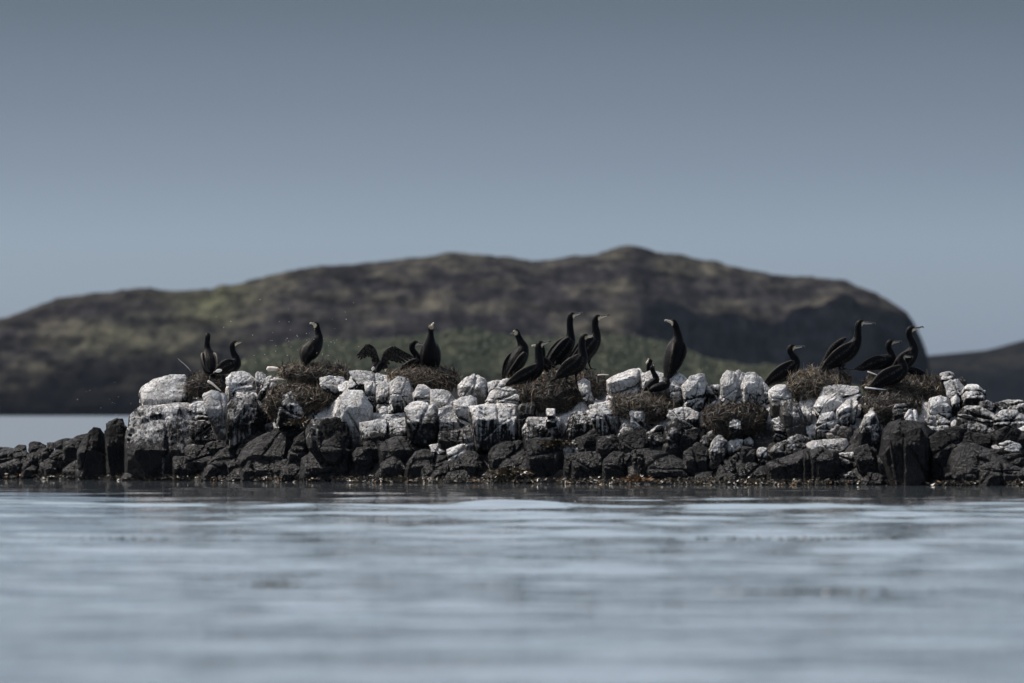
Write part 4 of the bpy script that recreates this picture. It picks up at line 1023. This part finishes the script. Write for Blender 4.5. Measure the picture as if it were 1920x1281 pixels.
# ------------------------------------------------------------------ sticks and feathers
def stick(name, label, a, b, s, r0, mat, cat, bend=.04, fork=False):
    D = float(D0(a[0])) + s; A, B = W(*a, D), W(*b, D - .05); base = A.copy(); A -= base; B -= base
    up = Vector((0, 0, 1)); lat = np.array([0, 1.0, 0])
    m1 = A.lerp(B, .35) + up * bend * (B - A).length; m2 = A.lerp(B, .7) + up * bend * .4 * (B - A).length
    v, f, _ = loft([(np.array(q), lat, rr, rr * .8) for q, rr in ((A, r0), (m1, r0 * .9), (m2, r0 * .75), (B, r0 * .4))], 8, 3)
    if fork:
        e = m2 + (B - A) * .2 + up * .3 * (B - A).length
        v2, f2, _ = loft([(np.array(m2), lat, r0 * .5, r0 * .4), (np.array(m2.lerp(e, .5)), lat, r0 * .4, r0 * .35), (np.array(e), lat, r0 * .25, r0 * .2)], 6, 3)
        f = f + [tuple(i + len(v) for i in q) for q in f2]; v = np.concatenate([v, v2])
    return tag(obj(name, mesh_from(name, v, f), mat, None, tuple(base)), label, cat)
stick('stick', 'thin pale stick slanting up to the left from the black weed nest', (358, 696), (334, 673), 1.5, .0065, M_WOOD, 'stick')
stick('stick', 'short bleached stick lying across the front of the black weed nest', (390, 715), (414, 733), 1.15, .016, M_WOOD, 'stick')
stick('driftwood', 'chunk of pale driftwood at the left edge of the broad flat nest', (502, 692), (530, 694), 1.55, .032, M_WOOD, 'driftwood')
stick('stick', 'pale flat stick below the broad nest, left of the collapsed nest', (508, 713), (546, 713), 1.4, .012, M_WOOD, 'stick')
stick('stick', 'white stick end poking out right of the greyish nest', (1121, 704), (1141, 703), 1.9, .010, M_WOOD, 'stick')
stick('stick', 'white stick lying below the lowest cormorant at the right end', (1622, 727), (1662, 731), 1.1, .010, M_QUILL, 'stick', .0)
stick('stick', 'short white stick under the cormorant with the level tail', (1627, 697), (1646, 704), 1.45, .009, M_WOOD, 'stick', .0)
def feather(label, a, b, s, wd):
    D = float(D0(a[0])) + s; A, B = W(*a, D), W(*b, D - .03); base = A.copy(); d = np.array(B - A)
    lat = np.cross(d, [0, 1.0, .2]); lat /= np.linalg.norm(lat)
    v, f, _ = loft([(d * t, lat, .004, wd * q) for t, q in ((0, .2), (.25, .9), (.6, 1), (.9, .6), (1, .2))], 8, 3)
    root = obj('feather', mesh_from('feather', v, f), M_QUILL, None, tuple(base))
    v, f, _ = loft([(d * t - np.array([0, .004, 0]), lat, .003, .0025) for t in (-.35, .3, .95)], 6, 3)
    obj('shaft', mesh_from('shaft', v, f), M_WOOD, root)
    return tag(root, label, 'feather', 'loose white feathers')
feather('white feather between the two cormorants on the black weed nest', (404, 697), (416, 694), 1.3, .022)
feather('white feather in the empty weed nest, left of two', (1345, 771), (1352, 774), .62, .016)
feather('white feather in the empty weed nest, right of two', (1368, 771), (1374, 778), .62, .018)
feather('white feather at the foot of the wing drying cormorant', (698, 695), (701, 688), 1.55, .018)

# ------------------------------------------------------------------ seaweed
def weed(name, pts, n_mats, label, size=(.012, .035), kind='stuff', seed=0, weights=None, cat='seaweed'):
    r = np.random.default_rng(seed); n = len(pts)
    a = r.normal(size=(n, 3)) * np.array([1, .8, .55]); a /= np.linalg.norm(a, axis=1)[:, None]
    b = np.cross(a, r.normal(size=(n, 3))); b /= np.linalg.norm(b, axis=1)[:, None]
    s = r.uniform(*size, (n, 1)); c = np.cross(a, b) * s * .4
    v = np.stack([pts - a * s, pts - a * s * .2 + b * s * .42 + c, pts + a * s, pts - a * s * .2 - b * s * .42 + c], 1).reshape(-1, 3)
    f = np.arange(len(v)).reshape(-1, 4)
    me = mesh_from(name, v, f, True); o = obj(name, me, M_KELP)
    w_ = np.array(weights or (5, 3, 1, 1.2)); me.polygons.foreach_set('material_index', r.choice(len(M_KELP), n, p=w_ / w_.sum()).astype(np.int32))
    return tag(o, label, cat, kind=kind)
r = np.random.default_rng(31)
pp = []
for k in range(15000):
    px = r.uniform(-300, 2250); dens = .32 + 1.5 * float(noise(np.array([[px / 70, 3.1, 0]]))[0]) + (.35 if 640 < px < 1560 else -.05)
    if r.random() > dens: continue
    s = r.normal(-.12, .30); D = float(D0(px)) + s
    z = max(0.002, .05 + .07 * s) + abs(r.normal(0, .014))
    pp.append(((px - 960) / F * D, D, z))
weed('shore_weed', np.array(pp), 4, 'strip of wet brown and orange seaweed along the waterline of the islet', seed=41, weights=(9, 3.4, .5, .55))
def weed_patch(label, cx, cy, rx, ry, s, n, weights, seed):
    r = np.random.default_rng(seed); D = float(D0(cx)) + s; q = r.normal(size=(n, 3)) * .5
    c = np.array(W(cx, cy, D)); pts = c + q * np.array([rx / PXM, .12, ry / PXM])
    return weed('seaweed_patch', pts, 4, label, (.012, .03), 'stuff', seed, weights)
weed_patch('dry brown weed patch below the pointed streaked boulder', 565, 791, 22, 6, .72, 700, (3, 4, .6, 1), 51)
weed_patch('brown weed patch on the dark boulders below the square streaked block', 1048, 832, 26, 7, .35, 900, (5, 4, .6, .4), 52)
weed_patch('olive weed patch at the waterline below the big streaked block', 955, 886, 34, 7, -.2, 900, (4, 4, .6, 1.4), 53)
weed_patch('orange weed tuft at the waterline near the middle', 1195, 899, 22, 5, -.35, 500, (1, 1, 5, 1), 54)
def floating(label, cx, cy, ln, n, seed):
    r = np.random.default_rng(seed); D = F * CAM_H / (cy - HZ); cxm = (cx - 960) / F * D
    pts = np.stack([cxm + r.normal(0, ln, n), D + r.normal(0, .10, n), np.abs(r.normal(.003, .004, n))], 1)
    o = weed('floating_seaweed', pts, 4, label, (.008, .022), 'stuff', seed, (6, 3, .3, .2)); o['group'] = 'floating seaweed'
    return o
floating('small dark clump of weed floating in the near water, left of centre', 513, 1098, .06, 110, 61)
floating('long thin raft of weed floating in the near water at right', 1490, 1112, .22, 200, 62)
floating('short dark weed strip floating near the islet right of centre', 1098, 942, .12, 70, 63)
floating('low weed raft floating in the middle distance at right', 1500, 1011, .50, 110, 64)
floating('faint weed strip floating in the middle distance at left', 225, 1012, .25, 100, 65)

# ------------------------------------------------------------------ insects over the nests
r = np.random.default_rng(77); iv, jf, n0 = [], [], 0
ov, of = icos(1)
for k in range(70):
    px, py = (r.normal(560, 70), r.normal(640, 38)) if k < 55 else ((r.normal(215, 30), r.normal(745, 22)) if k < 70 else (r.uniform(350, 700), r.uniform(570, 700)))
    D = float(D0(px)) + r.uniform(.6, 2.2); c = np.array(W(px, py, D)); s = r.uniform(.0016, .0042)
    iv.append(c + ov * s * np.array([1.5, 1, 1])); jf.append(of + n0); n0 += len(ov)
ins = obj('flying_insects', mesh_from('flying_insects', np.concatenate(iv), np.concatenate(jf)), M_QUILL)
tag(ins, 'scatter of tiny pale insects flying above the left half of the islet', 'insects', kind='stuff')

# ------------------------------------------------------------------ thin sea haze
hx = [(-700, 700), (-30, 2600), (-2.0, 46.0)]
hv = [(x, y, z) for x in hx[0] for y in hx[1] for z in hx[2]]
hf = [(0, 1, 3, 2), (4, 6, 7, 5), (0, 4, 5, 1), (2, 3, 7, 6), (0, 2, 6, 4), (1, 5, 7, 3)]
hm = bpy.data.materials.new('sea_haze'); hm.use_nodes = True; hn = hm.node_tree.nodes; hn.remove(hn['Principled BSDF'])
pv = hn.new('ShaderNodeVolumePrincipled'); pv.inputs['Color'].default_value = (.58, .75, 1.0, 1); pv.inputs['Density'].default_value = .000021
hm.node_tree.links.new(pv.outputs[0], hn['Material Output'].inputs['Volume'])
hz = obj('haze', mesh_from('haze', hv, hf, False), hm); tag(hz, 'thin pale blue sea haze', 'haze', kind='stuff')
